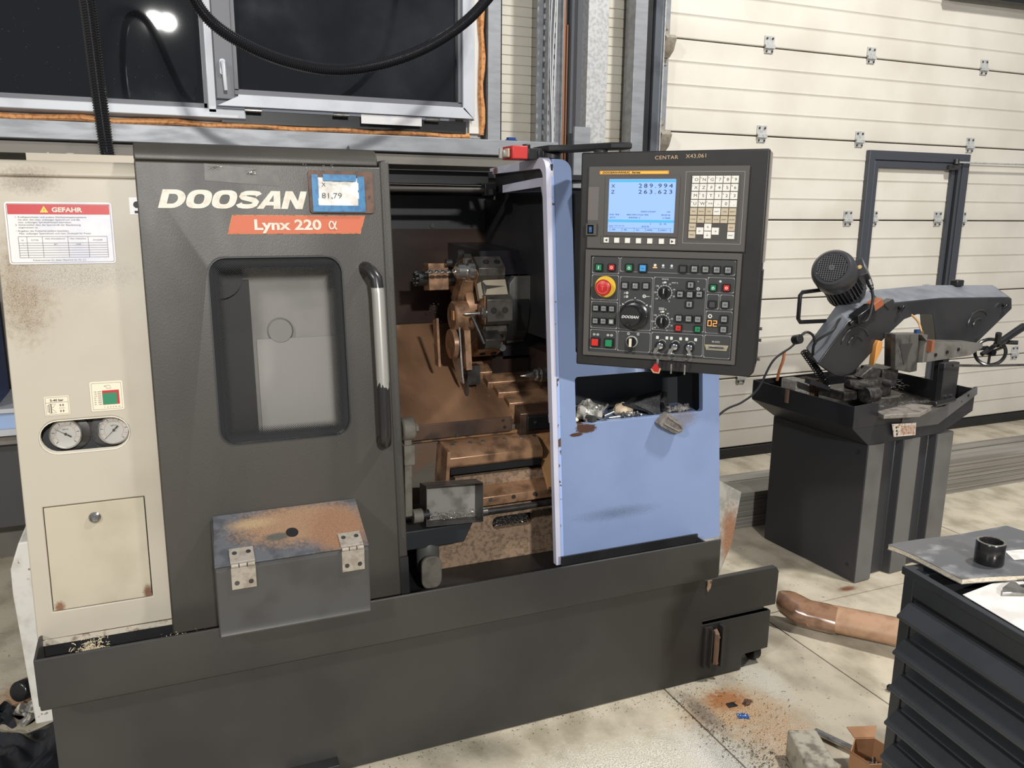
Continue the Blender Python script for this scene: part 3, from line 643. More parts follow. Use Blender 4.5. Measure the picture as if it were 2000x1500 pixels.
# gauges
p = MB(F); p.box(-.325, -.10, .05, .055, .95, 1.06); p.build('gauge_recess', ins_grey, cover)
p = MB(F); p.plate([cap, [(x*1.0+(-.21175-x)*.015, 1.0085+(z-1.0085)*.95) for x, z in cap][::-1]], -.0008, .02, 'y'); p.build('recess_edge', M('pale_edge', (222, 214, 194), rough=.5), cover)
for gx, ang, fo_ in ((-.2555, 148, .010), (-.1515, 225, -.012)):
    p = MB(F); p.lathe([(.0425, 0), (.0425, .003), (.038, .004)], (gx+fo_, .045, 1.006), (0, -1, 0), 32)
    p.lathe([(.033, .0), (.033, .014), (.0355, .015), (.0355, .020), (.0325, .022), (.0325, .018)], (gx, .04, 1.010), (0, -1, 0), 32, 1)
    g_ = p.build('pressure_gauge', [steel_d, steel], lathe)
    p = MB(F); p.cyl((gx, .0225, 1.010), (0, -1, 0), .0322, .0006, 32)
    for t in range(0, 11):
        a = radians(225-27*t); c_, s_ = cos(a), sin(a)
        p.add([(gx+c_*.024-s_*.0006, .0214, 1.010+s_*.024+c_*.0006), (gx+c_*.030-s_*.0006, .0214, 1.010+s_*.030+c_*.0006), (gx+c_*.030+s_*.0006, .0214, 1.010+s_*.030-c_*.0006), (gx+c_*.024+s_*.0006, .0214, 1.010+s_*.024-c_*.0006)], [(0, 1, 2, 3)], 1 if t % 2 == 0 else 2)
    for a0, a1, rd, mm in ((-45, 225, .0215, 2),):
        pr = [(gx+cos(radians(a0+(a1-a0)*i/24))*rd, .0214, 1.010+sin(radians(a0+(a1-a0)*i/24))*rd) for i in range(25)]
        p.tube(pr, .0003, 4, mm)
    p.text('kgf/cm', gx, .0212, 1.020, .005, 1, align='CENTER')
    p.build('dial_face', [M('gauge_face', (176, 173, 166), rough=.4), ink, M('gauge_orange', (196, 120, 76), rough=.5)], g_)
    p = MB(F); a = radians(ang); c_, s_ = cos(a), sin(a)
    def nd(r, w): return (gx+c_*r-s_*w, .0195, 1.010+s_*r+c_*w)
    p.add([nd(.026, .0003), nd(.026, -.0003), nd(-.004, -.0009), nd(-.006, -.0018), nd(-.014, -.0018), nd(-.014, .0018), nd(-.006, .0018), nd(-.004, .0009)], [tuple(range(8))])
    p.cyl((gx, .0205, 1.010), (0, -1, 0), .003, .002, 12); p.build('needle', ink, g_)
    for dx in (-.038, .038): 
        q = MB(F); q.cyl((gx+fo_*1.0+dx*.95, .042, .990), (0, -1, 0), .0035, .003, 10); q.build('screw', ink, g_)
# printed labels on the cover
p = MB(F); p.prism(rr(-.332, -.113, 1.412, 1.552, .007), -.0012, 0, 'y', 0)
p.box(-.3265, -.1185, -.0016, -.001, 1.5245, 1.547, 1)
p.text('GEFAHR', -.238, -.0022, 1.5300, .0145, 2, bold=.0005, xs=1.15)
p.add([(-.262, -.002, 1.5285), (-.245, -.002, 1.5285), (-.2535, -.002, 1.5435)], [(0, 1, 2)], 4); p.text('!', -.2548, -.0025, 1.5300, .011, 3)
rows = ['1. Kraftspannfutter und andere Werkstückspannsysteme', 'nie über den max. zulässigen Spanndruck und die', 'max. zulässigen Spindeldrehzahl betreiben.', '2. Sicherstellen dass die Spannkraft der Bearbeitung', 'angemessen ist.', '• Angaben des Futterherstellers beachten.', 'Max. zulässiger Spanndruck und max. Drehzahl für Futter']
for k, t in enumerate(rows): p.text(t, -.3135+(0 if t[0] in '12•' else .006), -.0018, 1.5165-k*.0058-(.002 if k > 4 else 0), .0052, 3, xs=1.22)
xl = (-.310, -.293, -.262, -.210, -.168, -.128)
zl = [1.4745, 1.4600, 1.4545, 1.4490, 1.4435, 1.4380, 1.4325, 1.427]
for x in xl: p.box(x-.0003, x+.0003, -.0018, -.001, zl[-1], zl[0], 3)
for z in zl: p.box(xl[0], xl[-1], -.0018, -.001, z-.0003, z+.0003, 3)
for t, x, z in (('Nr.', -.3015, 1.465), ('FUTTER', -.2775, 1.465), ('MAX. SPANNDRUCK', -.236, 1.468), ('MAX. DREHZAHL', -.189, 1.468), ('ZYLINDER', -.148, 1.465), ('1', -.3015, 1.4555), ('28.7', -.236, 1.4555), ('5,000', -.189, 1.4555)):
    p.text(t, x, -.0018, z, .0042, 3, align='CENTER', xs=1.05)
p.text('Futternummer für diese Maschine ist: Nr. [ ]', -.285, -.0018, 1.4195, .0048, 3, xs=1.25)
p.plate([rr(-.3285, -.1165, 1.4155, 1.5485, .004), rr(-.3279, -.1171, 1.4161, 1.5479, .004)[::-1]], -.0016, -.001, 'y', 3)
p.build('danger_label', [white_label, red, cream, ink_grey, yellow], lathe)
p = MB(F); p.prism(rr(-.2905, -.239, 1.0615, 1.106, .003), -.001, 0, 'y', 0); p.plate([rr(-.2885, -.241, 1.0635, 1.104, .001), rr(-.2881, -.2414, 1.0639, 1.1036, .001)[::-1]], -.0014, -.0008, 'y', 1)
p.box(-.2885, -.241, -.0014, -.0008, 1.0915, 1.092, 1); p.text('5-40 bar', -.2648, -.0018, 1.0945, .0075, 1, align='CENTER', bold=.0002, xs=1.1)
for a, b, c_, d in ((-.285, 1.070, -.2815, 1.086), (-.2815, 1.067, -.278, 1.089), (-.278, 1.067, -.2765, 1.089)): p.plate([[(a, b), (c_, b), (c_, d), (a, d)], [(a+.0006, b+.0006), (a+.0006, d-.0006), (c_-.0006, d-.0006), (c_-.0006, b+.0006)]], -.0014, -.0008, 'y', 1)
for pts in ([(-.2765, 1.088), (-.268, 1.0885), (-.273, 1.081), (-.2765, 1.080)], [(-.2765, 1.068), (-.267, 1.0675), (-.273, 1.075), (-.2765, 1.076)]): p.tube([(x, -.0012, z) for x, z in pts], .0003, 4, 1)
for x in (-.258, -.2525):
    for z, s_ in ((1.084, 1), (1.072, -1)): p.add([(x-.002, -.0016, z), (x+.002, -.0016, z), (x, -.0016, z+.004*s_)], [(0, 1, 2)], 1); p.box(x-.0003, x+.0003, -.0016, -.001, min(z, z-.003*s_), max(z, z-.003*s_), 1)
p.box(-.2615, -.249, -.0014, -.0008, 1.0777, 1.0781, 1)
p.build('pressure_label', [cream_label, ink], lathe)
p = MB(F); p.prism(rr(-.1935, -.1225, 1.0635, 1.1335, .004), -.001, 0, 'y', 0); p.plate([rr(-.190, -.126, 1.067, 1.130, .001), rr(-.1896, -.1264, 1.0674, 1.1296, .001)[::-1]], -.0014, -.0008, 'y', 1)
p.box(-.168, -.1315, -.0014, -.0008, 1.078, 1.112, 2); p.box(-.1675, -.1365, -.0018, -.001, 1.0785, 1.106, 3)
for k in range(7):
    p.text('%d' % (150-k*20), -.186, -.0014, 1.0785+(6-k)*.005, .0040, 1); p.text('%d' % (4500-k*500), -.178, -.0014, 1.0785+(6-k)*.005, .0040, 1)
for k in range(6): p.text('%d' % (k*20+5), -.166+k*.006, -.0014, 1.0705, .0036, 1)
p.tube([(-.163, -.0012, 1.122), (-.158, -.0012, 1.124), (-.150, -.0012, 1.1235), (-.148, -.0012, 1.117), (-.1575, -.0012, 1.1165), (-.1575, -.0012, 1.121), (-.163, -.0012, 1.122)], .0003, 4, 1)
p.build('chart_label', [cream_label, ink, red, green], lathe)
p = MB(F); p.box(-.074, -.05, -.001, 0, 1.525, 1.565, 0); p.cyl((-.058, -.001, 1.548), (0, -1, 0), .008, .0006, 16, 1); p.box(-.064, -.05, -.0016, -.0008, 1.528, 1.534, 1); p.build('small_label', [white_label, ink], lathe)
# top duct behind the left cover
p = MB(); p.box(-.306, -.03, 2.40, 2.62, 1.60, 1.672); p.cyl((-.26, 2.43, 1.672), (0, 0, 1), .003, .004, 8); p.cyl((-.21, 2.43, 1.672), (0, 0, 1), .01, .003, 12); p.build('top_duct', beige, lathe, bevel=.002)
p = MB(); p.box(-.354, .5, 2.5, 3.7, .5, 1.60); p.build('left_rear_body', beige, lathe)
p = MB(); p.box(-.05, 1.6, 2.72, 3.55, 1.650, 1.668); p.build('roof_panel', blackpaint, lathe)
p = MB(); p.prism([(.46, 1.694), (.475, 1.694), (.470, 1.709)], 2.26, 2.263, 'y'); p.build('roof_bracket', blackpaint, lathe)
# lower left white tank body
p = MB(); p.prism([(-.418, .18), (-.30, .18), (-.30, .70), (-.405, .70), (-.43, .63), (-.432, .56)], 2.28, 2.75, 'y'); 
tank_side = p.build('side_tank', white_body, bevel=.004, label='dirty white side tank with cut corner at the left foot of the lathe', cat='tank')

# --- coolant tank with the front pan
tank = thing('coolant_tank', 'dark low coolant tank with protruding chip pan running under the lathe', 'coolant tank', T(.7, 2.3, 0))
p = MB()
p.prism([(-.335, .002), (1.718, .002), (1.718, .058), (1.828, .062), (1.828, .204), (1.545, .204), (1.545, .222), (1.846, .222), (1.850, .345), (1.838, .362), (1.545, .362), (1.545, .42), (-.335, .42)], 2.023, 2.045, 'y')
tb = p.build('tank_front', base_paint, tank, bevel=.003)
p = MB(); p.box(-.33, 1.53, 2.05, 3.3, .05, .40); p.box(1.53, 1.70, 2.05, 2.5, .05, .19); p.box(1.70, 1.82, 2.05, 2.5, .075, .19); p.build('tank_body', blackpaint, tank)
p = MB(); p.box(1.55, 1.82, 2.025, 2.60, .19, .204); p.build('tank_shelf', base_paint, tank)
p = MB(); p.prism([(2.02, .402), (1.962, .402), (1.952, .410), (1.950, .420), (1.950, .536), (1.955, .538), (1.955, .425), (1.965, .41), (2.02, .408)], -.345, 1.540, 'x')
p.prism([(1.951, .42), (2.09, .42), (2.09, .53), (2.05, .545), (2.03, .545), (1.951, .537)], -.347, -.342, 'x'); p.prism([(1.951, .42), (2.09, .42), (2.09, .50), (1.951, .50)], 1.535, 1.540, 'x')
p.build('chip_pan', base_paint, tank, bevel=.0012)
p = MB(); p.box(-.34, 1.535, 1.956, 2.12, .44, .452); p.build('pan_floor', dark_void, tank)
p = MB(); p.box(-.34, .54, 2.064, 2.07, .44, .512); p.build('pan_back', blackpaint, tank)
p = MB(); p.box(1.04, 1.535, 2.064, 2.07, .44, .512); p.build('pan_back', blackpaint, tank)
# latch handle and slot
p = MB(); p.box(1.552, 1.580, 2.012, 2.022, .048, .196); p.box(1.612, 1.622, 2.0, 2.022, .048, .196); p.box(1.570, 1.574, 2.0, 2.022, .05, .19); p.build('latch_guide', base_paint, tank)
p = MB(); p.tube([(1.592, 2.016, .062), (1.592, 2.004, .068), (1.592, 2.002, .12), (1.592, 2.004, .172), (1.592, 2.016, .18)], .009, 10); p.cyl((1.592, 2.0, .07), (0, -1, 0), .006, .006, 10); p.cyl((1.592, 1.998, .165), (0, -1, 0), .006, .006, 10)
p.build('latch', M('rusty_latch', (120, 96, 78), (150, 92, 60), 60, rough=.6), tank)
p = MB(); p.box(.20, .335, 1.985, 2.023, .002, .048); p.box(.20, .335, 1.984, 2.023, .044, .050); p.build('foot_bracket', blackpaint, tank, bevel=.002)
p = MB(); p.cyl((1.785, 2.07, .036), (1, 0, 0), .034, .03, 20); p.build('caster', rubber, tank, bevel=.004)
p = MB(); p.prism([(1.553, .362), (1.570, .362), (1.565, .335), (1.556, .322), (1.552, .335)], 2.019, 2.0225, 'y'); p.build('peeled_tape', M('peeled_tape_tan', (190, 160, 130), (120, 80, 56), 60, rough=.6), tank)
# swarf lying in the pan
p = MB()
for _ in range(420): curl(p, (-.235+random.gauss(0, .018), 2.0+random.gauss(0, .015), .485+abs(random.gauss(0, .020))), random.uniform(.004, .010), 6, .0006)
p.build('swarf_heap', chip_y, kind='stuff', label='small heap of pale stringy swarf in the left end of the chip pan', cat='swarf')
p = MB()
chips(p, 240, lambda: (random.uniform(-.09, .02), random.gauss(2.01, .02), .470+abs(random.gauss(0, .020))), .001, .004)
p.build('swarf_heap', chip_y, kind='stuff', label='scattered pale chips in the chip pan below the beige cover', cat='swarf')

# --- blue right cover
F = lean(2.09)
p = MB(F)
rc = [(1.12-.035+.035*cos(a), 1.655+.035*sin(a)) for a in [pi/2*i/6 for i in range(7)]]
outer = [(1.058, .474), (1.646, .474), (1.646, 1.12), (1.12, 1.12)]+rc+[(1.058, 1.690)]
p.plate([outer, rr(1.115, 1.580, .903, 1.048, .010)[::-1]], 0, .02, 'y')
p.box(1.640, 1.646, .02, .9, .474, 1.12)
p.prism([(1.085, .02), (1.12, .02), (1.12, .45), (1.085, .45)], 1.60, 1.66, 'z')
blue = p.build('right_cover', blue_paint, lathe, bevel=.005)
p = MB()
def fy(z, o=0): return 2.09+TAN*(z-.45)+o
arc = [(fy(1.64)+.045-.045*cos(a), 1.650+.045*sin(a)) for a in [pi/2*i/7 for i in range(8)]]
arc2 = [(fy(1.63)+.055-.032*cos(a), 1.632+.032*sin(a)) for a in [pi/2*i/7 for i in range(8)]]
p.prism([(fy(.474), .474)]+arc+[(2.672, 1.679), (2.672, 1.660)]+arc2[::-1]+[(fy(.474, .020), .474)], 1.036, 1.060, 'x')
rim = p.build('cover_rim', lavender, lathe)
p = MB(); p.prism([(fy(.474, -.002), .474), (fy(1.64, -.002), 1.64), (fy(1.64, .006), 1.64), (fy(.474, .006), .474)], 1.053, 1.061, 'x'); p.build('chipped_highlight', chip_highlight, rim)
p = MB(); a2 = [(2.272-.03*cos(a), 1.598+.03*sin(a)) for a in [pi/2*i/5 for i in range(6)]]
p.prism([(fy(.905, .045), .905), (2.19, .93)]+[(2.185, .93)][:0]+[(fy(.93, .045), .93), (fy(1.58, .045), 1.58)]+[(fy(1.61, .055), 1.612)]+[(2.575, 1.598), (2.575, 1.622), (2.30, 1.637), (fy(1.62, .04), 1.638), (fy(1.60, .03), 1.610), (fy(.93, .022), .905)], 1.044, 1.058, 'x')
p.build('inner_flange', lavender, lathe)
p = MB(); p.box(1.052, 1.058, 2.22, 2.66, 1.60, 1.675); p.build('rim_recess', blackpaint, lathe)
p = MB(); p.box(1.062, 1.068, fy(.9, .05), 2.62, .95, 1.60); p.build('inner_wall', dark_void, lathe) if False else None
p = MB(F); p.box(1.10, 1.60, .16, .166, .88, 1.07); p.box(1.10, 1.106, .02, .16, .88, 1.07); p.box(1.59, 1.596, .02, .16, .88, 1.07); p.box(1.10, 1.60, .02, .16, 1.056, 1.062); p.build('shelf_liner', ins_grey, lathe)
p = MB(F); p.box(1.10, 1.60, .02, .16, .890, .897); p.build('shelf_floor', blue_paint, lathe)
p = MB(); p.box(1.125, 1.64, 2.20, 3.5, 1.13, 1.60); p.box(1.64, 1.645, 2.6, 3.5, .48, 1.1); p.build('right_rear_body', blackpaint, lathe)
# blue side sliver with chamfer, right of the column
p = MB(F); p.prism([(1.121, 1.13), (1.132, 1.13), (1.132, 1.53), (1.121, 1.56)], .03, .12, 'y'); p.build('side_sliver', blue_paint, lathe)
#==PART4==
# --- machining space
p = MB(); p.box(.36, 1.62, 3.02, 3.03, .5, 1.63); p.build('rear_wall', M('rear_wall_oily', (40, 26, 22), (24, 18, 17), 3, rough=.35), lathe)
p = MB(); p.prism([(.5, 1.470), (1.262, 1.470), (1.17, 1.590), (.5, 1.590)], 2.95, 2.955, 'y'); g_ = p.build('rear_upper_guard', ins_grey, lathe)
for x, z in ((.915, 1.482), (1.165, 1.480)):
    q = MB(); q.cyl((x, 2.95, z), (0, -1, 0), .009, .006, 8); q.build('bolt', steel_d, g_)
p = MB(); p.prism([(2.945, 1.12), (2.95, 1.47), (2.96, 1.47), (2.96, 1.12)], .5, 1.5, 'x'); p.build('rear_sheet', M('rear_sheet_oily', (62, 40, 30), (40, 30, 26), 2.5, .3, .7, rough=.3), lathe)
p = MB(); p.prism([(2.405, .876), (2.95, 1.118), (2.95, 1.110), (2.405, .866)], .45, 1.02, 'x'); p.build('sloped_cover', ins_brown, lathe)
p = MB(); p.box(1.02, 1.6, 2.60, 2.95, .70, 1.04); p.build('rear_block', ins_dark, lathe)
p = MB(); p.box(.45, 1.012, 2.398, 2.404, .826, .876); g_ = p.build('cover_lip', M('lip_brown', (92, 66, 50), (60, 46, 38), 8, rough=.4), lathe, bevel=.002)
for x, z in ((.985, .842), (.98, .866), (.82, .832)): q = MB(); q.cyl((x, 2.398, z), (0, -1, 0), .0055, .004, 8); q.build('bolt', steel_d, g_)
for k in range(5):
    y = 2.395+.052*k; zt = .888+.0265*k; x0 = 1.040-.0185*k
    p = MB(); p.prism([(y, zt-.068), (y-.002, zt-.006), (y+.006, zt), (y+.05, zt+.014), (y+.056, zt+.01), (y+.056, zt-.10), (y+.01, zt-.09)], x0, 1.40, 'x')
    p.build('way_cover', block_brn if k else M('way_cover_front', (88, 64, 48), (60, 46, 38), 12, rough=.3, metal=.3), lathe, bevel=.002)
p = MB(); p.prism([(2.385, .828), (2.383, .872), (2.390, .876), (2.40, .828)], 1.062, 1.35, 'x'); g_ = p.build('way_wiper', rubber, lathe, bevel=.002)
for x in (1.09, 1.165): q = MB(); q.cyl((x, 2.384, .852), (0, -1, 0), .005, .003, 8); q.build('bolt', steel, g_)
# front bed: cast plate, beam, ledge, lower casting
p = MB(); p.box(.45, 1.2, 2.44, 2.46, .60, .836); p.build('bed_casting', M('bed_cast', (96, 90, 78), (112, 84, 62), 9, .45, .65, .55, bump=.4, bsc=150), lathe)
p = MB(); p.box(.45, 1.2, 2.42, 2.44, .812, .822); p.build('bed_strip', M('bed_strip_brown', (150, 108, 70), (80, 60, 46), 20, rough=.5), lathe)
p = MB(); p.prism([(2.335, .748), (2.335, .775), (2.375, .803), (2.44, .812), (2.44, .735), (2.345, .735)], .768, 1.098, 'x'); bm_ = p.build('bed_beam', block_brn, lathe, bevel=.002)
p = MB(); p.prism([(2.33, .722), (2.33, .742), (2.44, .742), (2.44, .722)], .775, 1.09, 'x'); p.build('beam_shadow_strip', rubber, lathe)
for x in (.80, .86, .905, .98, 1.04, 1.085): q = MB(); q.cyl((x, 2.385, .803), (0, -.5, .85), .006, .005, 8); q.build('bolt', steel, bm_)
p = MB(); p.prism([(.755, .66), (.768, .66), (.775, .80), (.765, .80)], 2.33, 2.44, 'y'); p.build('beam_end_plate', block_brn, lathe)
p = MB(); p.prism([(2.29, .655), (2.44, .86), (2.46, .85), (2.30, .64)], 1.10, 1.16, 'x'); p.build('chute_plate', M('chute_orange', (205, 150, 94), (170, 116, 74), 14, rough=.4), lathe)
p = MB(); p.box(.80, 1.16, 2.36, 2.44, .66, .70); p.build('chip_ledge', rusty_cast, lathe)
p = MB(); p.prism([(2.305, .642), (2.37, .668), (2.37, .615), (2.305, .612)], .84, 1.152, 'x'); g_ = p.build('guide_rail', block_brn, lathe, bevel=.002)
for x in (.90, .98, 1.055, 1.12): q = MB(); q.cyl((x, 2.307, .632), (0, -1, .2), .007, .006, 8); q.build('bolt', steel_d, g_)
p = MB(); p.cyl((.85, 2.29, .600), (1, 0, 0), .010, .31, 12); p.cyl((.836, 2.22, .628), (1, 0, 0), .012, .02, 12); p.tube([(.85, 2.23, .628), (.86, 2.29, .600)], .010, 8); p.build('catcher_shaft', steel_d, lathe)
sl = rr(.925, 1.072, .508, .552, .018)
p = MB(); p.plate([[(.70, .385), (1.150, .385), (1.150, .590), (.70, .590)], sl[::-1]], 2.35, 2.375, 'y'); p.build('lower_casting', rusty_cast, lathe)
p = MB(); p.box(.90, 1.09, 2.395, 2.40, .49, .57); p.build('slot_back', dark_void, lathe)
p = MB(); chips(p, 500, lambda: (random.uniform(.928, 1.068), 2.362+abs(random.gauss(0, .008)), .510+abs(random.gauss(0, .014))), .001, .0045); p.build('slot_chips', chip_m, lathe, kind='stuff')
p = MB(); p.box(.45, 1.10, 2.12, 2.50, .37, .38); p.box(.45, 1.10, 2.115, 2.12, .37, .43); p.build('well_floor', dark_void, lathe)
p = MB(); p.box(.45, .80, 2.30, 2.34, .53, .61); p.prism([(.50, .54), (.78, .54), (.81, .60), (.50, .60)], 2.22, 2.30, 'y'); p.build('catcher_base', ins_grey, lathe, bevel=.003)
# pump dome
p = MB(); p.lathe([(.034, 0), (.036, .06), (.034, .085), (.024, .105), (.004, .112)], (.672, 2.25, .455), (0, 0, 1), 20); p.prism(rr(.634, .697, .420, .525, .028), 2.185, 2.20, 'y', 1); p.build('pump_head', [M('pump_grey', (84, 84, 80), rough=.5), cast_grey], lathe, bevel=.003)
# parts catcher arm
p = MB(); p.lathe([(.030, 0), (.034, .004), (.034, .034), (.030, .038)], (.582, 2.2, .925), (1, 0, 0), 24); p.cyl((.62, 2.2, .925), (1, 0, 0), .013, .012, 6); p.build('catcher_pivot', cast_grey, lathe)
p = MB(); p.prism([(2.185, .90), (2.215, .90), (2.210, .66), (2.19, .66)], .588, .610, 'x'); p.prism([(2.178, .88), (2.222, .88), (2.222, .82), (2.178, .82)], .585, .617, 'x'); p.lathe([(.021, 0), (.021, .030)], (.612, 2.2, .655), (1, 0, 0), 18); p.cyl((.64, 2.2, .655), (1, 0, 0), .016, .022, 16, 1); p.build('catcher_arm', [cast_grey, rubber], lathe, bevel=.002)
# catcher tray (open box facing the viewer)
tf = T(.742, 2.20, .677) @ Matrix.Rotation(radians(-8), 4, 'X') @ Matrix.Rotation(radians(3), 4, 'Y')
p = MB(tf); w, h, d, t = .088, .060, .060, .0018
p.box(-w, w, d, d+t, -h, h, 1); p.box(-w-t, -w, -.01, d, -h, h); p.box(w, w+t, -.01, d, -h, h); p.box(-w, w, -.01, d, h-t, h); p.box(-w, w, -.012, d, -h, -h+t)
ctray = p.build('catcher_tray', [steel_d, M('tray_liner_grey', (138, 134, 128), (110, 106, 100), 20, rough=.45)], lathe)
p = MB(tf); chips(p, 420, lambda: (random.uniform(-w, w)*.95, .055-abs(random.gauss(0, .012)), -h+.006+abs(random.gauss(0, .010))), .001, .004); p.build('tray_chips', chip_m, ctray, kind='stuff')
# top beam, tube and fittings
p = MB(); p.box(.45, 1.035, 2.68, 2.72, 1.624, 1.668); p.box(.45, 1.035, 2.64, 2.68, 1.664, 1.668); p.build('top_beam', blackpaint, lathe, bevel=.002)
p = MB(); p.cyl((.45, 2.64, 1.606), (1, 0, 0), .0095, .58, 12); p.build('cross_tube', M('cross_tube_dark', (74, 70, 66), rough=.35, metal=.5), lathe)
p = MB(); p.box(1.0, 1.04, 2.62, 2.66, 1.588, 1.628); p.cyl((1.02, 2.615, 1.590), (0, 0, 1), .012, .02, 10); p.cyl((1.035, 2.625, 1.590), (0, 0, -1), .005, .016, 8); p.build('tube_bracket', blackpaint, lathe, bevel=.003)

# --- turret
TX, TY, TZ = .955, 2.665, 1.212
p = MB(); p.lathe([(.158, 0), (.162, .004), (.162, .082), (.158, .088)], (TX, TY, TZ), (1, 0, 0), 12, 0); p.lathe([(.085, 0), (.088, .03), (.088, .04)], (TX-.035, TY, TZ), (1, 0, 0), 32, 1); p.lathe([(.150, 0), (.150, .08)], (TX+.088, TY, TZ), (1, 0, 0), 32, 2)
tur = p.build('turret', [block_grey, block_brn, blackpaint], lathe, bevel=.002)
def radial(phi, r=0):          # frame: x stays, y -> tangent, z -> outward
    a = radians(phi)
    out = Vector((0, -cos(a), sin(a))); tan = Vector((0, sin(a), cos(a)))
    return Matrix(((1, 0, 0, TX), (0, tan.y, out.y, TY+out.y*r), (0, tan.z, out.z, TZ+out.z*r), (0, 0, 0, 1)))
def block(phi, w=.045, r0=.13, r1=.195, x0=-.012, x1=.082, mt=block_grey):
    p = MB(radial(phi)); p.prism([(-w, r0), (w, r0), (w, r1-.02), (w-.014, r1), (-w+.014, r1), (-w, r1-.02)], x0, x1, 'x'); p.box(x0-.003, x0, -w*.96, w*.96, r0, r1-.016, 1)
    b = p.build('tool_block', [mt, block_brn], tur, bevel=.0015)
    for dx in (.022, .062):
        q = MB(radial(phi)); q.cyl((dx-.0, 0, r1-.001), (0, 0, 1), .0105, .0025, 14); q.lathe([(.0105, 0), (.0105, .003), (.008, .003), (.007, 0)], (dx, 0, r1), (0, 0, 1), 12); q.build('socket_bolt', dark_void, b)
    return b
b1 = block(55); b2 = block(2, w=.050, r1=.185, x0=.0, x1=.09); b3 = block(-30, w=.035, r0=.12, r1=.172, x0=.005); b4 = block(-62, w=.045, r1=.175, x0=-.005, x1=.085, mt=block_brn); b5 = block(110, r1=.18); b6 = block(150, r1=.185); b7 = block(-110, r1=.185, mt=block_brn)
p = MB(radial(28)); p.prism([(-.012, .145), (.014, .160), (.085, .162), (.085, .135), (-.012, .125)], -.03, .03, 'y'); p.build('wedge_clamp', M('wedge_pale', (178, 164, 140), rough=.35, metal=.4), tur)
# drill in the upper block
Fd = radial(55)
p = MB(Fd); p.lathe([(.020, 0), (.027, .006), (.027, .03), (.022, .034), (.030, .042), (.030, .062), (.026, .066)], (-.078, 0, .158), (1, 0, 0), 24); ch_ = p.build('collet_holder', steel, tur)
p = MB(Fd)
rings = []
for i in range(26):
    a = i*.62; s_ = .0062 if i < 23 else .0062*(26-i)/4; x = -.078-.0042*i
    rings.append([(x, cos(a+j*pi/4)*s_*(1 if j % 4 in (0, 1) else .45), .158+sin(a+j*pi/4)*s_*(1 if j % 4 in (0, 1) else .45)) for j in range(8)])
p.loft(rings); p.build('twist_drill', chrome, ch_)
p = MB(radial(72)); p.lathe([(.012, 0), (.012, .02), (.005, .021)], (-.05, 0, .185), (0, -.3, 1), 16); p.cyl((-.075, .01, .16), (-1, 0, 0), .012, .02, 14); p.build('coolant_nozzle', steel_d, tur)
# middle tool: small bar
p = MB(radial(-2)); p.lathe([(.001, 0), (.005, .012), (.006, .055)], (-.07, 0, .150), (1, 0, 0), 12); p.lathe([(.022, 0), (.026, .003), (.024, .012)], (-.012, 0, .150), (1, 0, 0), 24); p.build('boring_bar', steel, tur)
# boring disc tools on the face
p = MB(); p.lathe([(.046, 0), (.050, .004), (.050, .05), (.04, .052)], (TX-.09, TY-.085, TZ-.02), (1, 0, 0), 28, 0); p.box(TX-.093, TX-.088, TY-.11, TY-.09, TZ-.03, TZ+.0, 1); p.build('face_holder', [block_brn, M('label_orange_lit', (214, 150, 96), rough=.4)], tur)
p = MB(radial(95)); p.box(-.15, -.08, -.035, .03, .06, .15); p.cyl((-.15, 0, .10), (-1, 0, 0), .024, .03, 16, 1)
for k in range(8): a = k*pi/4; p.cyl((-.18, cos(a)*.02, .10+sin(a)*.02), (-1, 0, 0), .006, .012, 8, 1)
p.cyl((-.08, 0, .10), (1, 0, 0), .028, .07, 16, 2); p.build('far_tool_holder', [block_brn, blackpaint, steel_d], tur, bevel=.002)
p = MB(radial(60)); p.box(-.045, -.005, -.03, .03, .03, .13); p.prism([(-.06, .02), (-.03, .02), (-.02, .14), (-.05, .14)], -.028, .028, 'y'); p.build('face_holder', block_brn, tur, bevel=.002)
# lower cut-off tools: upright blades
p = MB(); p.prism([(2.50, .975), (2.512, 1.00), (2.55, 1.19), (2.60, 1.19), (2.62, 1.05), (2.56, .975)], TX-.078, TX-.072, 'x', 0); p.prism([(2.50, 1.02), (2.52, 1.15), (2.60, 1.18), (2.62, 1.04)], TX-.066, TX-.045, 'x', 1); p.lathe([(.05, 0), (.052, .016)], (TX-.10, 2.57, 1.10), (1, 0, 0), 24, 1)
p.build('cutoff_blade', [steel, block_brn], tur, bevel=.001)
p = MB(); p.prism([(2.54, 1.03), (2.56, 1.19), (2.60, 1.18), (2.58, 1.03)], TX-.15, TX-.142, 'x'); p.build('cutoff_guard', block_brn, tur)
p = MB(); p.prism([(2.47, 1.095), (2.46, 1.125), (2.50, 1.15), (2.54, 1.12), (2.54, 1.08)], TX-.012, TX+.045, 'x'); p.tube([(TX-.045, 2.505, 1.20), (TX-.012, 2.475, 1.11)], .006, 8); p.cyl((TX+.055, 2.49, 1.09), (0, -1, .3), .013, .01, 12); p.build('insert_clamp', steel_d, tur, bevel=.001)
p = MB(); p.box(TX-.055, TX-.01, 2.52, 2.56, .965, 1.03); p.prism([(2.515, .93), (2.50, 1.0), (2.54, 1.0), (2.53, .93)], TX-.062, TX-.054, 'x'); p.build('cutting_tip', steel_d, tur)
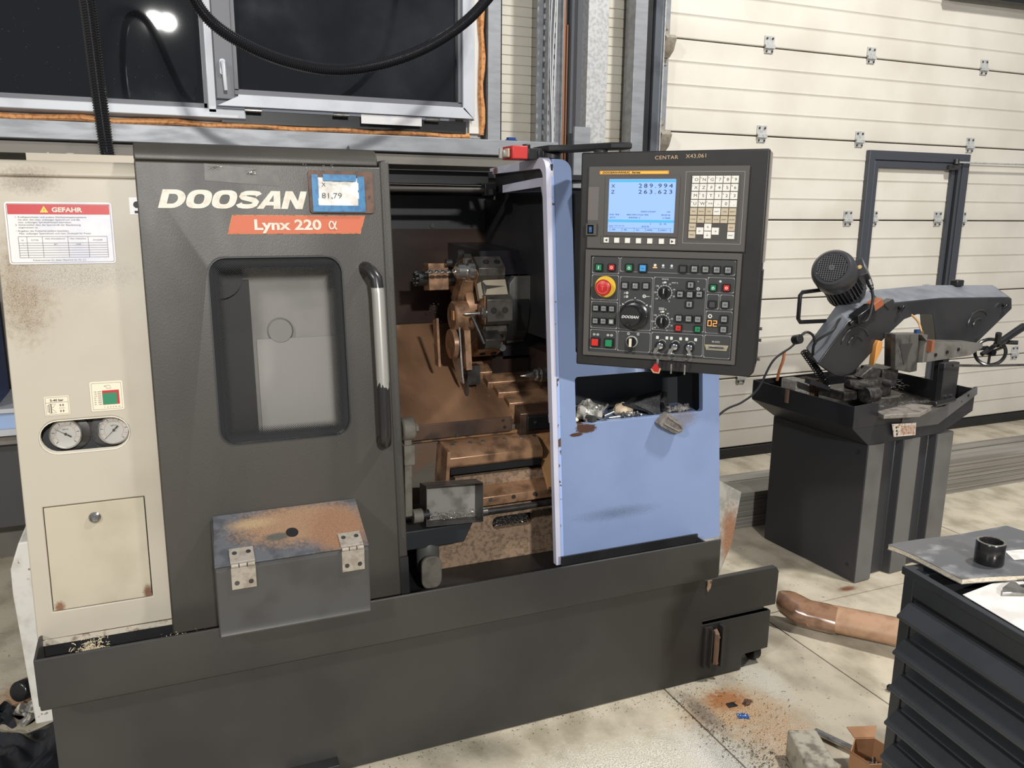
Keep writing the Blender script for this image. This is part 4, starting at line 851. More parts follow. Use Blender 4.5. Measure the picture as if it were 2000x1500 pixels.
# carriage behind turret
p = MB(); p.prism([(TX+.095, 1.215), (TX+.095, 1.30), (TX+.115, 1.325), (1.6, 1.325), (1.6, 1.215)], 2.52, 2.78, 'y'); p.build('turret_slide', M('slide_grey', (92, 92, 88), (78, 76, 72), 10, rough=.45), lathe, bevel=.002)
p = MB(); p.prism([(2.54, 1.33), (2.62, 1.405), (2.95, 1.42), (2.95, 1.33)], TX+.02, 1.35, 'x'); p.box(1.06, 1.6, 2.60, 2.9, 1.03, 1.215); p.build('slide_cover', M('slide_cover_black', (30, 28, 32), rough=.3), lathe)
p = MB(); chips(p, 160, lambda: (random.uniform(TX+.1, 1.25), random.uniform(2.53, 2.75), 1.327), .001, .005); p.build('slide_chips', chip_m, lathe, kind='stuff')
p = MB(); p.tube([(1.15, 2.56, 1.205), (1.135, 2.56, 1.20), (1.13, 2.57, 1.12), (1.12, 2.57, 1.10), (1.06, 2.57, 1.095)], .006, 8); p.cyl((1.145, 2.55, 1.205), (1, 0, 0), .009, .06, 8); p.build('coolant_pipe', steel_d, lathe)
# tailstock centre
p = MB(); p.lathe([(.0005, 0), (.013, .045), (.013, .05), (.019, .052), (.021, .056), (.021, .064), (.019, .066), (.024, .070), (.024, .105), (.020, .108), (.027, .115), (.027, .16)], (1.050, 2.42, 1.005), (1, 0, 0), 28); p.build('live_centre', steel, lathe)
p = MB(); p.box(1.16, 1.5, 2.38, 2.6, .94, 1.07); p.build('tailstock_body', ins_dark, lathe)
# chips clinging to the slope and the wall
p = MB()
def slope(): x = random.uniform(.62, 1.0); y = random.uniform(2.42, 2.75); return (x, y, .876+(y-2.405)*.444+.002)
chips(p, 50, slope, .001, .003)
chips(p, 260, lambda: ((lambda x, y: (x, y, .876+(y-2.405)*.444+.003))(random.gauss(.955, .03), random.gauss(2.585, .03))), .0015, .005)
for cx, cz in ((.86, 1.19), (.865, 1.10), (.885, 1.115), (.90, 1.04)): chips(p, 22, lambda: (cx+random.gauss(0, .008), 2.80, cz+.09+random.gauss(0, .014)), .001, .004)
p.build('clinging_chips', chip_m, kind='stuff', label='loose bright metal chips on the sloped brown cover below the turret', cat='metal chips')

# --- red valve and black arm on the roof
p = MB(); p.box(.955, 1.005, 2.28, 2.36, 1.690, 1.728); p.box(.945, .952, 2.29, 2.33, 1.695, 1.720, 1); rb = p.build('red_switch_block', [M('red_switch', (206, 44, 40), rough=.45), M('dirty_cream_switch', (190, 170, 140), rough=.6)], lathe, bevel=.003)
q = MB(); q.cyl((.935, 2.31, 1.705), (1, 0, 0), .011, .02, 12); q.cyl((.93, 2.31, 1.692), (0, 0, 1), .006, .028, 10); q.build('switch_plug', M('plug_grey', (150, 146, 138), rough=.5), rb)
p = MB(); p.box(1.005, 1.10, 2.28, 2.36, 1.690, 1.722); p.cyl((1.008, 2.30, 1.722), (0, 0, 1), .012, .012, 14)
for k in range(3): p.box(1.035+k*.014, 1.041+k*.014, 2.272, 2.28, 1.692, 1.716)
p.build('switch_body', blackpaint, lathe, bevel=.002)
p = MB(); p.prism([(1.05, 2.35), (1.05, 2.24), (1.10, 2.20), (1.16, 2.06), (1.21, 2.03), (1.22, 2.08), (1.20, 2.12), (1.13, 2.30), (1.12, 2.35)], 1.712, 1.730, 'z'); p.cyl((1.15, 2.10, 1.69), (0, 0, 1), .02, .022, 16); p.cyl((1.08, 2.28, 1.69), (0, 0, 1), .03, .022, 16); p.build('swing_arm', blackpaint, lathe, bevel=.004)
#==PART5==
# ================================================================== CONTROL PANEL
PF = T(1.023, 1.973, 0) @ RZ(radians(-42))
PW, PT, PB = .474, 1.697, 1.126
p = MB(PF); p.prism([(0, PB+.002), (.462, PB), (PW, PB+.014), (PW, PT), (0, PT-.004)], 0, .085, 'y')
pan = p.build('control_panel', panel_m, lathe, bevel=.004)
def pb(mb, name, mats, **k): return mb.build(name, mats, pan, **k)
p = MB(PF); p.box(PW-.004, PW+.004, .01, .08, 1.42, 1.69); p.box(PW-.004, PW+.003, .012, .075, 1.16, 1.40, 1); pb(p, 'side_strip', [M('strip_grey', (140, 132, 120), rough=.5), blackpaint])
p = MB(PF); p.prism(rr(.022, .430, 1.445, 1.657, .004), -.010, 0, 'y'); pb(p, 'display_bezel', bez_m, bevel=.003)
p = MB(PF); p.plate([rr(.022, .425, 1.158, 1.443, .003), rr(.036, .415, 1.168, 1.427, .003)[::-1]], -.012, 0, 'y'); pb(p, 'keyboard_bezel', bez_m, bevel=.004)
p = MB(PF); p.box(.034, .417, -.003, 0, 1.166, 1.430); pb(p, 'button_plate', plate_m)
# white outlined sections
p = MB(PF)
for a, b, c, d in ((.039, 1.38, .112, 1.424), (.115, 1.387, .411, 1.424), (.039, 1.310, .112, 1.376), (.116, 1.233, .203, 1.374), (.206, 1.237, .341, 1.376), (.344, 1.342, .411, 1.380), (.344, 1.299, .375, 1.337), (.378, 1.299, .411, 1.337), (.344, 1.236, .411, 1.294), (.039, 1.233, .112, 1.305), (.039, 1.176, .112, 1.228), (.115, 1.174, .203, 1.228), (.206, 1.173, .341, 1.230), (.344, 1.171, .411, 1.231)):
    p.plate([rr(a, c, b, d, .001, 1), rr(a+.0007, c-.0007, b+.0007, d-.0007, .005, 3)[::-1]], -.0036, -.003, 'y')
pb(p, 'section_outlines', line_m)
p = MB(PF); p.plate([rr(.069, .262, 1.480, 1.632, .003), rr(.079, .252, 1.490, 1.625, .002)[::-1]], -.0125, -.010, 'y'); pb(p, 'screen_frame', bez_m, bevel=.001)
p = MB(PF); p.box(.078, .253, -.0108, -.0102, 1.489, 1.626, 0); p.box(.080, .251, -.0112, -.0106, 1.617, 1.623, 1); p.box(.080, .251, -.0112, -.0106, 1.5155, 1.522, 1)
p.text('X', .085, -.0116, 1.603, .013, 3, xs=1.1); p.text('Z', .085, -.0116, 1.588, .013, 3, xs=1.1)
p.text('289.994', .156, -.0116, 1.603, .0145, 3, xs=1.36, spacing=1.42); p.text('263.623', .156, -.0116, 1.588, .0145, 3, xs=1.36, spacing=1.42)
for z, rows_ in ((1.541, [(.165, 'PARTS COUNT'), (.232, '424')]), (1.533, [(.083, 'RUN TIME'), (.128, '485H 59M CYCLE TIME'), (.218, '0H 0M 0S')]), (1.5255, [(.083, 'ACT.F'), (.134, '0MM/MIN  S'), (.222, '0 T0000')]), (1.5105, [(.190, 'S'), (.215, '0L   0%')]), (1.5035, [(.083, 'JOG  **** *** ***'), (.168, '20:23:28')]), (1.4945, [(.090, 'ABS'), (.122, 'REL'), (.154, 'ALL'), (.182, 'HNDL'), (.216, '(OPRT)')])):
    for x, t in rows_: p.text(t, x, -.0114, z, .0052, 2, xs=1.1)
for x in (.085, .117, .149, .179, .213, .2435): p.box(x-.0003, x+.0003, -.0112, -.0106, 1.4925, 1.501, 2)
p.box(.085, .246, -.0112, -.0106, 1.5005, 1.501, 2)
pb(p, 'display_screen', [screen_m, screen_c, screen_t, screen_k])
p = MB(PF); p.prism(rr(.053, .2325, 1.6365, 1.6455, .001), -.0112, -.0095, 'y', 0); p.plate([rr(.053, .2325, 1.6365, 1.6455, .001), rr(.056, .230, 1.6385, 1.6440, .001)[::-1]], -.0116, -.0095, 'y', 1); p.text('DOOSAN-FANUC  Series', .061, -.0122, 1.6392, .0058, 2, bold=.00015, shear=.1, xs=1.55); pb(p, 'series_strip', [yellow, M('strip_orange', (226, 140, 60), rough=.4), ink])
p = MB(PF); p.box(.024, .052, -.0106, -.0098, 1.519, 1.605); pb(p, 'card_slot_cover', M('bezel_light', (104, 98, 94), rough=.4), bevel=.0006)
p = MB(PF); p.plate([[(.023, 1.481), (.051, 1.481), (.051, 1.510), (.023, 1.510)], [(.026, 1.484), (.026, 1.507), (.043, 1.507), (.043, 1.484)]], -.020, -.0098, 'y', 0); p.box(.026, .043, -.0106, -.0100, 1.484, 1.507, 1); p.box(.030, .038, -.018, -.010, 1.488, 1.503, 2); p.cyl((.034, -.019, 1.497), (0, -1, 0), .0025, .001, 10, 3); pb(p, 'port_cover', [bez_m, dark_void, M('port_blue', (50, 90, 150), rough=.3), steel])
p = MB(PF); p.plate([rr(.275, .419, 1.465, 1.643, .002), rr(.2757, .4183, 1.4657, 1.6423, .002)[::-1]], -.0104, -.0098, 'y', 1); p.box(.286, .410, -.0104, -.0098, 1.473, 1.635, 0); pb(p, 'keypad_recess', [M('keypad_grey', (70, 67, 64), rough=.5), line_m])
p = MB(PF); p.plate([rr(.060, .262, 1.459, 1.478, .002), rr(.0605, .2615, 1.4595, 1.4775, .002)[::-1]], -.0104, -.0098, 'y'); pb(p, 'softkey_outline', blackpaint)
def keycap(u, z, wd=.0092, hgt=.0092, txt=None, mt=key_w, ts=.0085, name='key', depth=.004, small=None):
    p = MB(PF); d0, d1 = -.0098, -.0098-depth
    p.loft([[(u-wd, d0, z-hgt), (u+wd, d0, z-hgt), (u+wd, d0, z+hgt), (u-wd, d0, z+hgt)], [(u-wd*.92, d1, z-hgt*.92), (u+wd*.92, d1, z-hgt*.92), (u+wd*.92, d1, z+hgt*.92), (u-wd*.92, d1, z+hgt*.92)]], 0)
    if txt: p.text(txt, u+(.002 if small else 0), d1-.0004, z-ts*.36, ts, 1, align='CENTER', xs=1.15 if len(txt) < 2 else 1)
    if small: p.text(small, u-.0075, d1-.0004, z+.0025, .004, 1)
    return pb(p, name, [mt, ink])
grid = [('O', 'N', 'G', '7', '8', '9'), ('X', 'Z', 'F', '4', '5', '6'), ('M', 'S', 'T', '1', '2', '3'), ('U', 'W', 'EOB', '-', '0', '.')]
sm = [('P', 'Q', 'R', 'A', 'B', 'D'), ('C', 'Y', 'L', '[', ']', 'SP'), ('I', 'K', 'J', ',', '#', '='), ('H', 'V', 'E', '+', '*', '/')]
for j in range(4):
    for i in range(6): keycap(.3005+.0191*i-(j*.0003), 1.6235-.0196*j, txt=grid[j][i], ts=.0105 if len(grid[j][i]) < 2 else .0058, small=sm[j][i])
for i, t in enumerate(('POS', 'PROG', 'OFS', 'SHIFT', 'CAN', 'INPUT')): keycap(.2993+.0191*i, 1.545, txt=t, ts=.0046, mt=key_w if i == 3 else key_b)
for i, t in enumerate(('SYSTEM', 'MSG', 'GRAPH', 'ALTER', 'INSERT', 'DELETE')): keycap(.2990+.0191*i, 1.5255, txt=t, ts=.0040, mt=key_b)
for u, z, t, mt in ((.298, 1.5062, 'PAGE', key_b), (.298, 1.4868, 'PAGE', key_b), (.3365, 1.5062, '\u2191', key_w), (.3365, 1.4868, '\u2193', key_w), (.3174, 1.4965, '\u2190', key_w), (.3556, 1.4965, '\u2192', key_w), (.3942, 1.5062, 'HELP', key_b), (.3942, 1.4868, 'RESET', key_w)): keycap(u, z, txt=t, mt=mt, ts=.0046 if len(t) > 1 else .008)
for i, u in enumerate((.0765, .1045, .133, .162, .1915, .2215, .250)): keycap(u, 1.4685, .007, .007, txt={0: '\u25c4', 6: '\u25ba'}.get(i), ts=.008, name='soft_key')
# square push buttons
def button(u, z, mt=btn_m, w=.0105, sym=None, led=False, name='push_button'):
    p = MB(PF); p.prism(rr(u-w, u+w, z-w, z+w, .001, 1), -.010, -.003, 'y', 0)
    q = w*.72; p.loft([[(u-q, -.010, z-q), (u+q, -.010, z-q), (u+q, -.010, z+q), (u-q, -.010, z+q)], [(u-q*.93, -.0122, z-q*.93), (u+q*.93, -.0122, z-q*.93), (u+q*.93, -.0122, z+q*.93), (u-q*.93, -.0122, z+q*.93)]], 1)
    if sym == 'bar': p.box(u-.0012, u+.0012, -.0126, -.012, z-.004, z+.004, 2)
    elif sym == 'ring': p.plate([ell(u, z, .0036, .0036, 14), ell(u, z, .0020, .0020, 14)[::-1]], -.0126, -.012, 'y', 2)
    elif sym == 'pow': p.plate([ell(u, z-.001, .0036, .0036, 14), ell(u, z-.001, .0022, .0022, 14)[::-1]], -.0126, -.012, 'y', 2); p.box(u-.0006, u+.0006, -.013, -.012, z-.001, z+.004, 2)
    elif sym in ('l', 'r', 'u', 'd'):
        d = {'l': (-1, 0), 'r': (1, 0), 'u': (0, 1), 'd': (0, -1)}[sym]; k = .0042
        p.add([(u+d[0]*k, -.0127, z+d[1]*k), (u-d[0]*0+d[1]*k*.7, -.0127, z+d[0]*k*.7), (u-d[1]*k*.7, -.0127, z-d[0]*k*.7)], [(0, 1, 2)], 3); p.box(u-.004*abs(d[0])-.0012*abs(d[1]), u+.004*abs(d[0])+.0012*abs(d[1]), -.0127, -.012, z-.004*abs(d[1])-.0012*abs(d[0]), z+.004*abs(d[1])+.0012*abs(d[0]), 3)
    elif sym == 'box': p.plate([rr(u-.003, u+.003, z-.002, z+.002, .0005, 1), rr(u-.0023, u+.0023, z-.0013, z+.0013, .0004, 1)[::-1]], -.0126, -.012, 'y', 3); p.box(u-.001, u+.005, -.0126, -.012, z-.0003, z+.0003, 3)
    elif sym == 'wave': p.text('~', u, -.0127, z-.004, .014, 3, align='CENTER')
    if led: p.box(u-.0055, u-.0035, -.0127, -.012, z+.0035, z+.0055, 2)
    pb(p, name, [plastic_b, mt, btn_w, ink])
for u, z, s in ((.058, 1.396, 'bar'), (.140, 1.398, 'pow')): button(u, z, btn_green, sym=s)
button(.359, 1.354, btn_green, w=.0095, sym='pow'); button(.326, 1.245, btn_green, w=.0095, sym='box')
for u, z in ((.093, 1.397), (.392, 1.355)): button(u, z, btn_red, w=.0098, sym='ring')
button(.276, 1.245, btn_red, w=.0095, sym='box'); button(.176, 1.398, btn_blue, w=.0112, sym='wave')
button(.280, 1.399, btn_d)
for u in (.309, .337, .365, .393): button(u, 1.400, w=.0100, sym='box', led=u > .3)
for u, z in ((.130, 1.351), (.158, 1.351), (.186, 1.352)): button(u, z, w=.0095, sym='wave', led=u == .158)
for u in (.053, .075, .097):
    button(u, 1.287, w=.0090, sym='box'); button(u, 1.2525, w=.0090, sym='ring' if u > .09 else 'box', led=.06 < u < .09)
for u, z, s in ((.302, 1.359, 'u'), (.276, 1.334, 'l'), (.301, 1.334, 'wave'), (.325, 1.336, 'r'), (.301, 1.309, 'd')): button(u, z, w=.0097, sym=s)
button(.359, 1.311, btn_d, w=.0102); button(.391, 1.312, w=.0100, sym='box')
for u in (.276, .301, .325): button(u, 1.271, w=.0097, sym='box', led=u < .28)
button(.391, 1.275, w=.0100, sym='box'); button(.391, 1.248, w=.0100, sym='box')
for u, mt in ((.055, btn_red), (.093, btn_green)):
    p = MB(PF); p.prism(rr(u-.0125, u+.0125, 1.182, 1.207, .001, 1), -.012, -.003, 'y', 0); p.box(u-.009, u+.009, -.018, -.012, 1.1855, 1.2035, 1); pb(p, 'push_button', [plastic_b, mt], bevel=.001)
# emergency stop
p = MB(PF); p.lathe([(.0285, 0), (.0285, .003), (.0275, .004)], (.0765, -.003, 1.345), (0, -1, 0), 36, 0); p.lathe([(.014, .003), (.0145, .018), (.0205, .022), (.0215, .028), (.020, .033), (.015, .0355), (.002, .036)], (.0765, -.003, 1.345), (0, -1, 0), 36, 1)
p.plate([ell(.0765, 1.345, .0155, .0155), ell(.0765, 1.345, .0142, .0142)[::-1]], -.0395, -.036, 'y', 2); p.text('T', .0765, -.0400, 1.339, .016, 2, align='CENTER'); es = pb(p, 'emergency_stop', [yellow, estop_red, M('estop_mark', (226, 110, 90), rough=.5)])
# handwheel
p = MB(PF); c = (.158, -.003, 1.272); p.lathe([(.0375, 0), (.0385, .004), (.0385, .008), (.035, .010), (.030, .012)], c, (0, -1, 0), 48, 0); p.lathe([(.0285, .012), (.0285, .030), (.026, .034), (.001, .0345)], (.1525, -.003, 1.272), (0, -1, 0), 40, 1)
for k in range(20):
    a = 2*pi*k/20; p.cyl((c[0]+cos(a)*.0335, -.0128, c[2]+sin(a)*.0335), (0, -1, 0), .0007 if k % 5 else .0013, .0006, 6, 2)
p.text('DOOSAN', .1525, -.0385, 1.2685, .0095, 2, align='CENTER', shear=.3, bold=.0003, xs=1.1); p.lathe([(.006, 0), (.006, .006), (.004, .008)], (.1475, -.036, 1.2515), (0, -1, 0), 14, 1)
pb(p, 'handwheel_dial', [plastic_b, blackpaint, btn_w])
p = MB(PF)
for s in (-1, 1): p.tube([(.158+s*.042*sin(a), -.0038, 1.272+.042*cos(a)) for a in [.1+.055*i for i in range(12)]], .0007, 5); p.add([(.158+s*.0335, -.0042, 1.2975), (.158+s*.028, -.0042, 1.3005), (.158+s*.034, -.0042, 1.3035)], [(0, 1, 2)])
p.add([(.1560, -.0042, 1.320), (.1600, -.0042, 1.320), (.158, -.0042, 1.3155)], [(0, 1, 2)])
p.text('-', .1175, -.0038, 1.294, .012); p.text('+', .196, -.0038, 1.294, .012)
for z, t in ((1.331, 'X'), (1.321, 'Z')): p.text(t, .127, -.0038, z-.003, .007); p.plate([ell(.136, z, .0034, .0034, 12), ell(.136, z, .0014, .0014, 12)[::-1]], -.0042, -.003, 'y')
p.plate([ell(.182, 1.324, .0046, .0046, 14), ell(.182, 1.324, .0026, .0026, 14)[::-1]], -.0042, -.003, 'y'); p.box(.178, .197, -.0044, -.003, 1.3235, 1.3245)
# rotary scales
for cu, cz in ((.235, 1.336), (.233, 1.259)):
    p.tube([(cu+.0185*cos(a), -.0036, cz+.0185*sin(a)) for a in [radians(-60+300*i/30) for i in range(31)]], .0005, 4)
    for i in range(16):
        a = radians(-60+300*i/15); p.tube([(cu+.0185*cos(a), -.0038, cz+.0185*sin(a)), (cu+.0215*cos(a), -.0038, cz+.0215*sin(a))], .0006, 4)
        if i % 2 == 0: p.text(str(i*10), cu+.026*cos(a), -.0036, cz+.026*sin(a)-.002, .0058, align='CENTER')
    p.prism(ell(cu, cz+.0265, .0042, .0024, 12), -.004, -.003, 'y')
p.text('WW/%', .235, -.0036, 1.369, .0058, align='CENTER'); p.text('WW %', .252, -.0036, 1.3605, .0055); p.box(.222, .236, -.004, -.003, 1.294, 1.2955); p.box(.222, .236, -.004, -.003, 1.290, 1.2915); p.text('%', .238, -.0036, 1.290, .006)
# small icons
p.text('\u2731', .3755, -.0036, 1.367, .010, align='CENTER'); p.plate([ell(.355, 1.280, .0058, .0058, 6), ell(.355, 1.280, .0028, .0028, 10)[::-1]], -.004, -.003, 'y')
for u in (.050, .060, .088, .098): p.plate([ell(u, 1.2145, .0036, .0030, 10), ell(u, 1.2145, .0018, .0015, 10)[::-1]], -.004, -.003, 'y')
p.text('RS 232C', .374, -.0036, 1.212, .0058, align='CENTER')
for u in (.222, .247, .259, .283, .299, .322): p.prism(rr(u-.0035, u+.0035, 1.2125, 1.2205, .0012, 2), -.004, -.003, 'y')
for u in (.235, .271, .311): p.tube([(u+.012*cos(a), -.0036, 1.196+.015*sin(a)) for a in [radians(35+110*i/8) for i in range(9)]], .0006, 4)
for u, z in ((.144, 1.222), (.170, 1.222)): p.plate([rr(u-.003, u+.003, z-.003, z+.003, .001, 1), rr(u-.0018, u+.0018, z-.0018, z+.0018, .0006, 1)[::-1]], -.004, -.003, 'y')
for u in (.228, .250): p.box(u-.004, u+.004, -.0044, -.003, 1.400, 1.401); p.prism(ell(u, 1.406, .0034, .0034, 8), -.004, -.003, 'y')
p.prism(rr(.2035, .2105, 1.403, 1.4095, .001, 1), -.004, -.003, 'y')
p.text('X', .318, -.0036, 1.3665, .005); p.text('Z', .334, -.0036, 1.347, .005); p.plate([ell(.321, 1.349, .0042, .0042, 12), ell(.321, 1.349, .0022, .0022, 12)[::-1]], -.004, -.003, 'y')
pb(p, 'panel_print', btn_w, kind='stuff')
p = MB(PF); p.box(.2015, .2125, -.0046, -.003, 1.399, 1.4012); pb(p, 'status_lamp', lit_orange)
p = MB(PF)
for cu, cz in ((.235, 1.336), (.233, 1.259)):
    q = MB(PF); q.lathe([(.0155, 0), (.0160, .004), (.0140, .006)], (cu, -.003, cz), (0, -1, 0), 28, 0); q.prism([(cu-.0045, cz-.012), (cu+.0045, cz-.012), (cu+.0035, cz+.0135), (cu-.0035, cz+.0135)], -.024, -.008, 'y', 0); q.add([(cu-.0007, -.0245, cz-.001), (cu+.0007, -.0245, cz-.001), (cu+.0007, -.0245, cz+.012), (cu-.0007, -.0245, cz+.012)], [(0, 1, 2, 3)], 1); pb(q, 'rotary_knob', [plastic_b, btn_w], bevel=.001)
q = MB(PF); q.lathe([(.0160, 0), (.0160, .003), (.0145, .004)], (.154, -.003, 1.201), (0, -1, 0), 30, 0); q.lathe([(.0135, .003), (.0135, .008)], (.154, -.003, 1.201), (0, -1, 0), 24, 1); q.prism([(.150, 1.176), (.158, 1.176), (.1585, 1.213), (.1495, 1.213)], -.026, -.010, 'y', 1); q.box(.1505, .1575, -.0265, -.026, 1.190, 1.212, 2); pb(q, 'selector_switch', [line_m, plastic_b, cream_label], bevel=.0008)
# seven segment counter
q = MB(PF); q.box(.3475, .376, -.0048, -.003, 1.252, 1.272, 0)
SEG = {'0': 'abcdef', '2': 'abged'}
def digit(ch, x, z, w, h):
    t = .0014
    S = {'a': (x, x+w, z+h-t, z+h), 'd': (x, x+w, z, z+t), 'g': (x, x+w, z+h/2-t/2, z+h/2+t/2), 'f': (x, x+t, z+h/2, z+h), 'e': (x, x+t, z, z+h/2), 'b': (x+w-t, x+w, z+h/2, z+h), 'c': (x+w-t, x+w, z, z+h/2)}
    for s in SEG[ch]: a, b, c_, d = S[s]; q.box(a, b, -.0054, -.0046, c_, d, 1)
digit('0', .3500, 1.2545, .010, .0150); digit('2', .3635, 1.2545, .010, .0150)
pb(q, 'tool_number_display', [dark_void, lit_orange])
q = MB(PF); q.prism([(.346, 1.206), (.406, 1.206), (.402, 1.192), (.350, 1.192)], -.006, -.003, 'y', 0); q.box(.356, .396, -.0085, -.006, 1.1955, 1.2030, 1); q.box(.358, .394, -.009, -.0085, 1.198, 1.2005, 2)
for u in (.351, .401): q.cyl((u, -.006, 1.199), (0, -1, 0), .0025, .003, 8, 0)
pb(q, 'serial_port', [M('brass_port', (190, 178, 146), rough=.35, metal=.5), steel, dark_void], bevel=.0005)
for u in (.231, .269, .307):
    q = MB(PF); q.lathe([(.0125, 0), (.0125, .006), (.0115, .007)], (u, -.003, 1.195), (0, -1, 0), 24, 0); q.lathe([(.008, .007), (.008, .010), (.006, .011)], (u, -.003, 1.195), (0, -1, 0), 20, 1); pb(q, 'key_lock', [plastic_b, chrome])
q = MB(PF); q.text('CENTAR', .193, -.0006, 1.6735, .0125, 0, rot=.02, xs=1.15, spacing=1.1); q.text('X43,061', .271, -.0006, 1.676, .0135, 0, rot=.03, xs=1.1, spacing=1.05); pb(q, 'handwriting', M('brown_marker', (206, 168, 128), rough=.6))
q = MB(PF)
for u in (.04, .06, .085): chips(q, 10, lambda: (u+random.gauss(0, .006), -.0038, 1.3085+random.gauss(0, .003)), .0007, .003)
chips(q, 14, lambda: (.10+random.gauss(0, .012), -.0038, 1.267+random.gauss(0, .0015)), .0007, .0025); pb(q, 'worn_paint', M('worn_tan', (190, 140, 100), rough=.7), kind='stuff')
for z in (1.22, 1.25, 1.17): 
    q = MB(PF); q.cyl((PW+.003, .03, z), (1, 0, 0), .004, .008, 8); pb(q, 'side_screw', steel_d)
# keys hanging in the locks
KL = ('key with curled red tag hanging in the leftmost lock of the control panel', 'steel key hanging in the middle lock of the control panel', 'steel key hanging in the right lock of the control panel, beside the serial port')
for i, u in enumerate((.231, .269, .307)):
    k_ = thing('key', KL[i], 'key', PF @ T(u, -.02, 1.195), group='keys hanging in the control panel locks')
    q = MB(PF); a = (-.8, -.8, .7)[i]
    q.plate([[(u-.002, 1.197), (u+.002, 1.197), (u+.003+a*.012, 1.176), (u-.006+a*.012, 1.178), (u-.007+a*.006, 1.190)]], -.026, -.024, 'y'); q.build('key_head', steel, k_)
    q = MB(PF); cx = u+a*.004+(.002, .0, -.002)[i]; q.tube([(cx+.0088*cos(t), -.026-.003*sin(t), 1.172+.0088*sin(t)) for t in [2*pi*j/16 for j in range(16)]], .0006, 5, close=True); q.build('key_ring', steel, k_)
    q = MB(PF); dx = (0, 0, -.004)[i]
    q.box(cx-.003+dx, cx+.003+dx, -.029, -.027, 1.152, 1.164, 0 if i == 0 else 1); q.box(cx-.0018+dx*1.7, cx+.0018+dx*1.7, -.0285, -.027, 1.126, 1.153, 0); q.build('key_blade', [steel, plastic_b], k_)
    if i == 0:
        q = MB(PF); q.prism([(u-.016, 1.138), (u-.008, 1.150), (u-.003, 1.152), (u+.006, 1.136), (u+.003, 1.126), (u-.010, 1.130)], -.034, -.031, 'y', 0); q.tube([(u-.017, -.032, 1.136), (u-.010, -.036, 1.128), (u+.004, -.036, 1.127), (u+.007, -.034, 1.140)], .0022, 6, 1); q.build('tag', [red, M('tag_tan', (200, 160, 116), rough=.6)], k_)
#==PART6==
# ================================================================== THINGS IN THE SHELF OPENING
F = lean(2.09); SZ = .8985
def blob(mb, c, r, seed, amp=.25, n=16, m=None, flat=True):
    rn = random.Random(seed); c = Vector(c); ph = [rn.random()*6 for _ in range(9)]; rings = []
    for i in range(n+1):
        a = -pi/2+pi*i/n; ring = []
        for j in range(n*2):
            b = 2*pi*j/(n*2); k = 1+amp*(sin(3*b+ph[0]+2*a)*.5+sin(5*b+ph[1]-3*a)*.35+sin(9*b+4*a+ph[2])*.25+sin(7*a+ph[3])*.3+rn.uniform(-.12, .12))
            q = Vector((cos(a)*cos(b)*r[0]*k+1e-6*cos(b), cos(a)*sin(b)*r[1]*k+1e-6*sin(b), sin(a)*r[2]*k)); 
            if flat and q.z < -r[2]*.55: q.z = -r[2]*.55
            ring.append(c+q)
        rings.append(ring)
    mb.loft(rings, m)
p = MB(F); blob(p, (1.185, .060, SZ+.020), (.048, .035, .034), 3, .30); p.build('plastic_bag', bag_m, label='crumpled clear plastic bag at the left of the blue shelf opening', cat='plastic bag')
p = MB(F); p.cyl((1.17, .030, SZ+.013), (.4, -.9, .0), .012, .028, 14); p.build('pipe_plug', steel_d, label='short dark round steel plug in front of the plastic bag on the shelf', cat='plug')
p = MB(F); p.sphere((1.128, .035, SZ+.010), .013, 12, 0, (1, 1, .6)); p.build('cream_cap', cream_label, label='pale rounded cap at the left end of the blue shelf opening', cat='cap')
for k, (x, y, dx, dy, dz, L_) in enumerate(((1.232, .055, .25, -.2, .42, .038), (1.205, .030, .5, -.5, -.12, .030), (1.245, .028, 1, -.05, .05, .040), (1.238, .045, 1, .1, .25, .038))):
    p = MB(F); d = Vector((dx, dy, dz)).normalized(); z0 = SZ+.006+(.012 if k in (0,) else 0)-(min(0, d.z)*L_); p.cyl((x, y, z0+(.003 if k == 3 else 0)), d, .0042, L_, 10)
    p.build('steel_pin', steel, label=('bright steel pin leaning steeply against the plastic bag on the shelf', 'bright steel pin pointing out over the shelf edge in front of the plastic bag', 'bright steel pin lying flat along the shelf edge, lowest of the pins', 'bright steel pin lying flat behind the lowest pin on the shelf')[k], cat='pin', group='steel pins on the shelf')
p = MB(F); blob(p, (1.325, .075, SZ+.014), (.035, .028, .024), 8, .12, 10); p.build('tan_pouch', skin_tan, label='tan leather pouch behind the small nuts on the shelf', cat='pouch')
p = MB(F)
for _ in range(90):
    c_ = (random.uniform(1.285, 1.365), random.uniform(.024, .050), SZ+.003+abs(random.gauss(0, .005))); p.cyl(c_, (random.uniform(-1, 1), random.uniform(-1, 1), random.uniform(0, 1)), .0034, .006, 6)
p.build('small_nuts', M('nut_steel', (170, 168, 166), (90, 88, 86), 300, rough=.3, metal=.8), kind='stuff', label='pile of small steel nuts in front of the tan pouch on the shelf', cat='nuts')
def cloth(mb, pts, w, seed=1, m=0, amp=.006, n=14):
    """ribbon of cloth along pts with width vectors, wrinkled, thin but doubled"""
    rn = random.Random(seed); rows = []
    for i, (p_, wv) in enumerate(zip(pts, w)):
        p_ = Vector(p_); wv = Vector(wv); row = []
        for j in range(n+1):
            t = j/n-.5; row.append(p_+wv*t+Vector((rn.uniform(-1, 1), rn.uniform(-1, 1), rn.uniform(-1, 1)))*amp*.3+Vector((0, 0, 1))*amp*sin(j*1.9+i*.8+seed))
        rows.append(row)
    N_ = n+1; vs = [v for r in rows for v in r]; fs = [(i*N_+j, i*N_+j+1, (i+1)*N_+j+1, (i+1)*N_+j) for i in range(len(rows)-1) for j in range(n)]
    mb.add(vs, fs, m)
gl = MB(F)
rgs = []
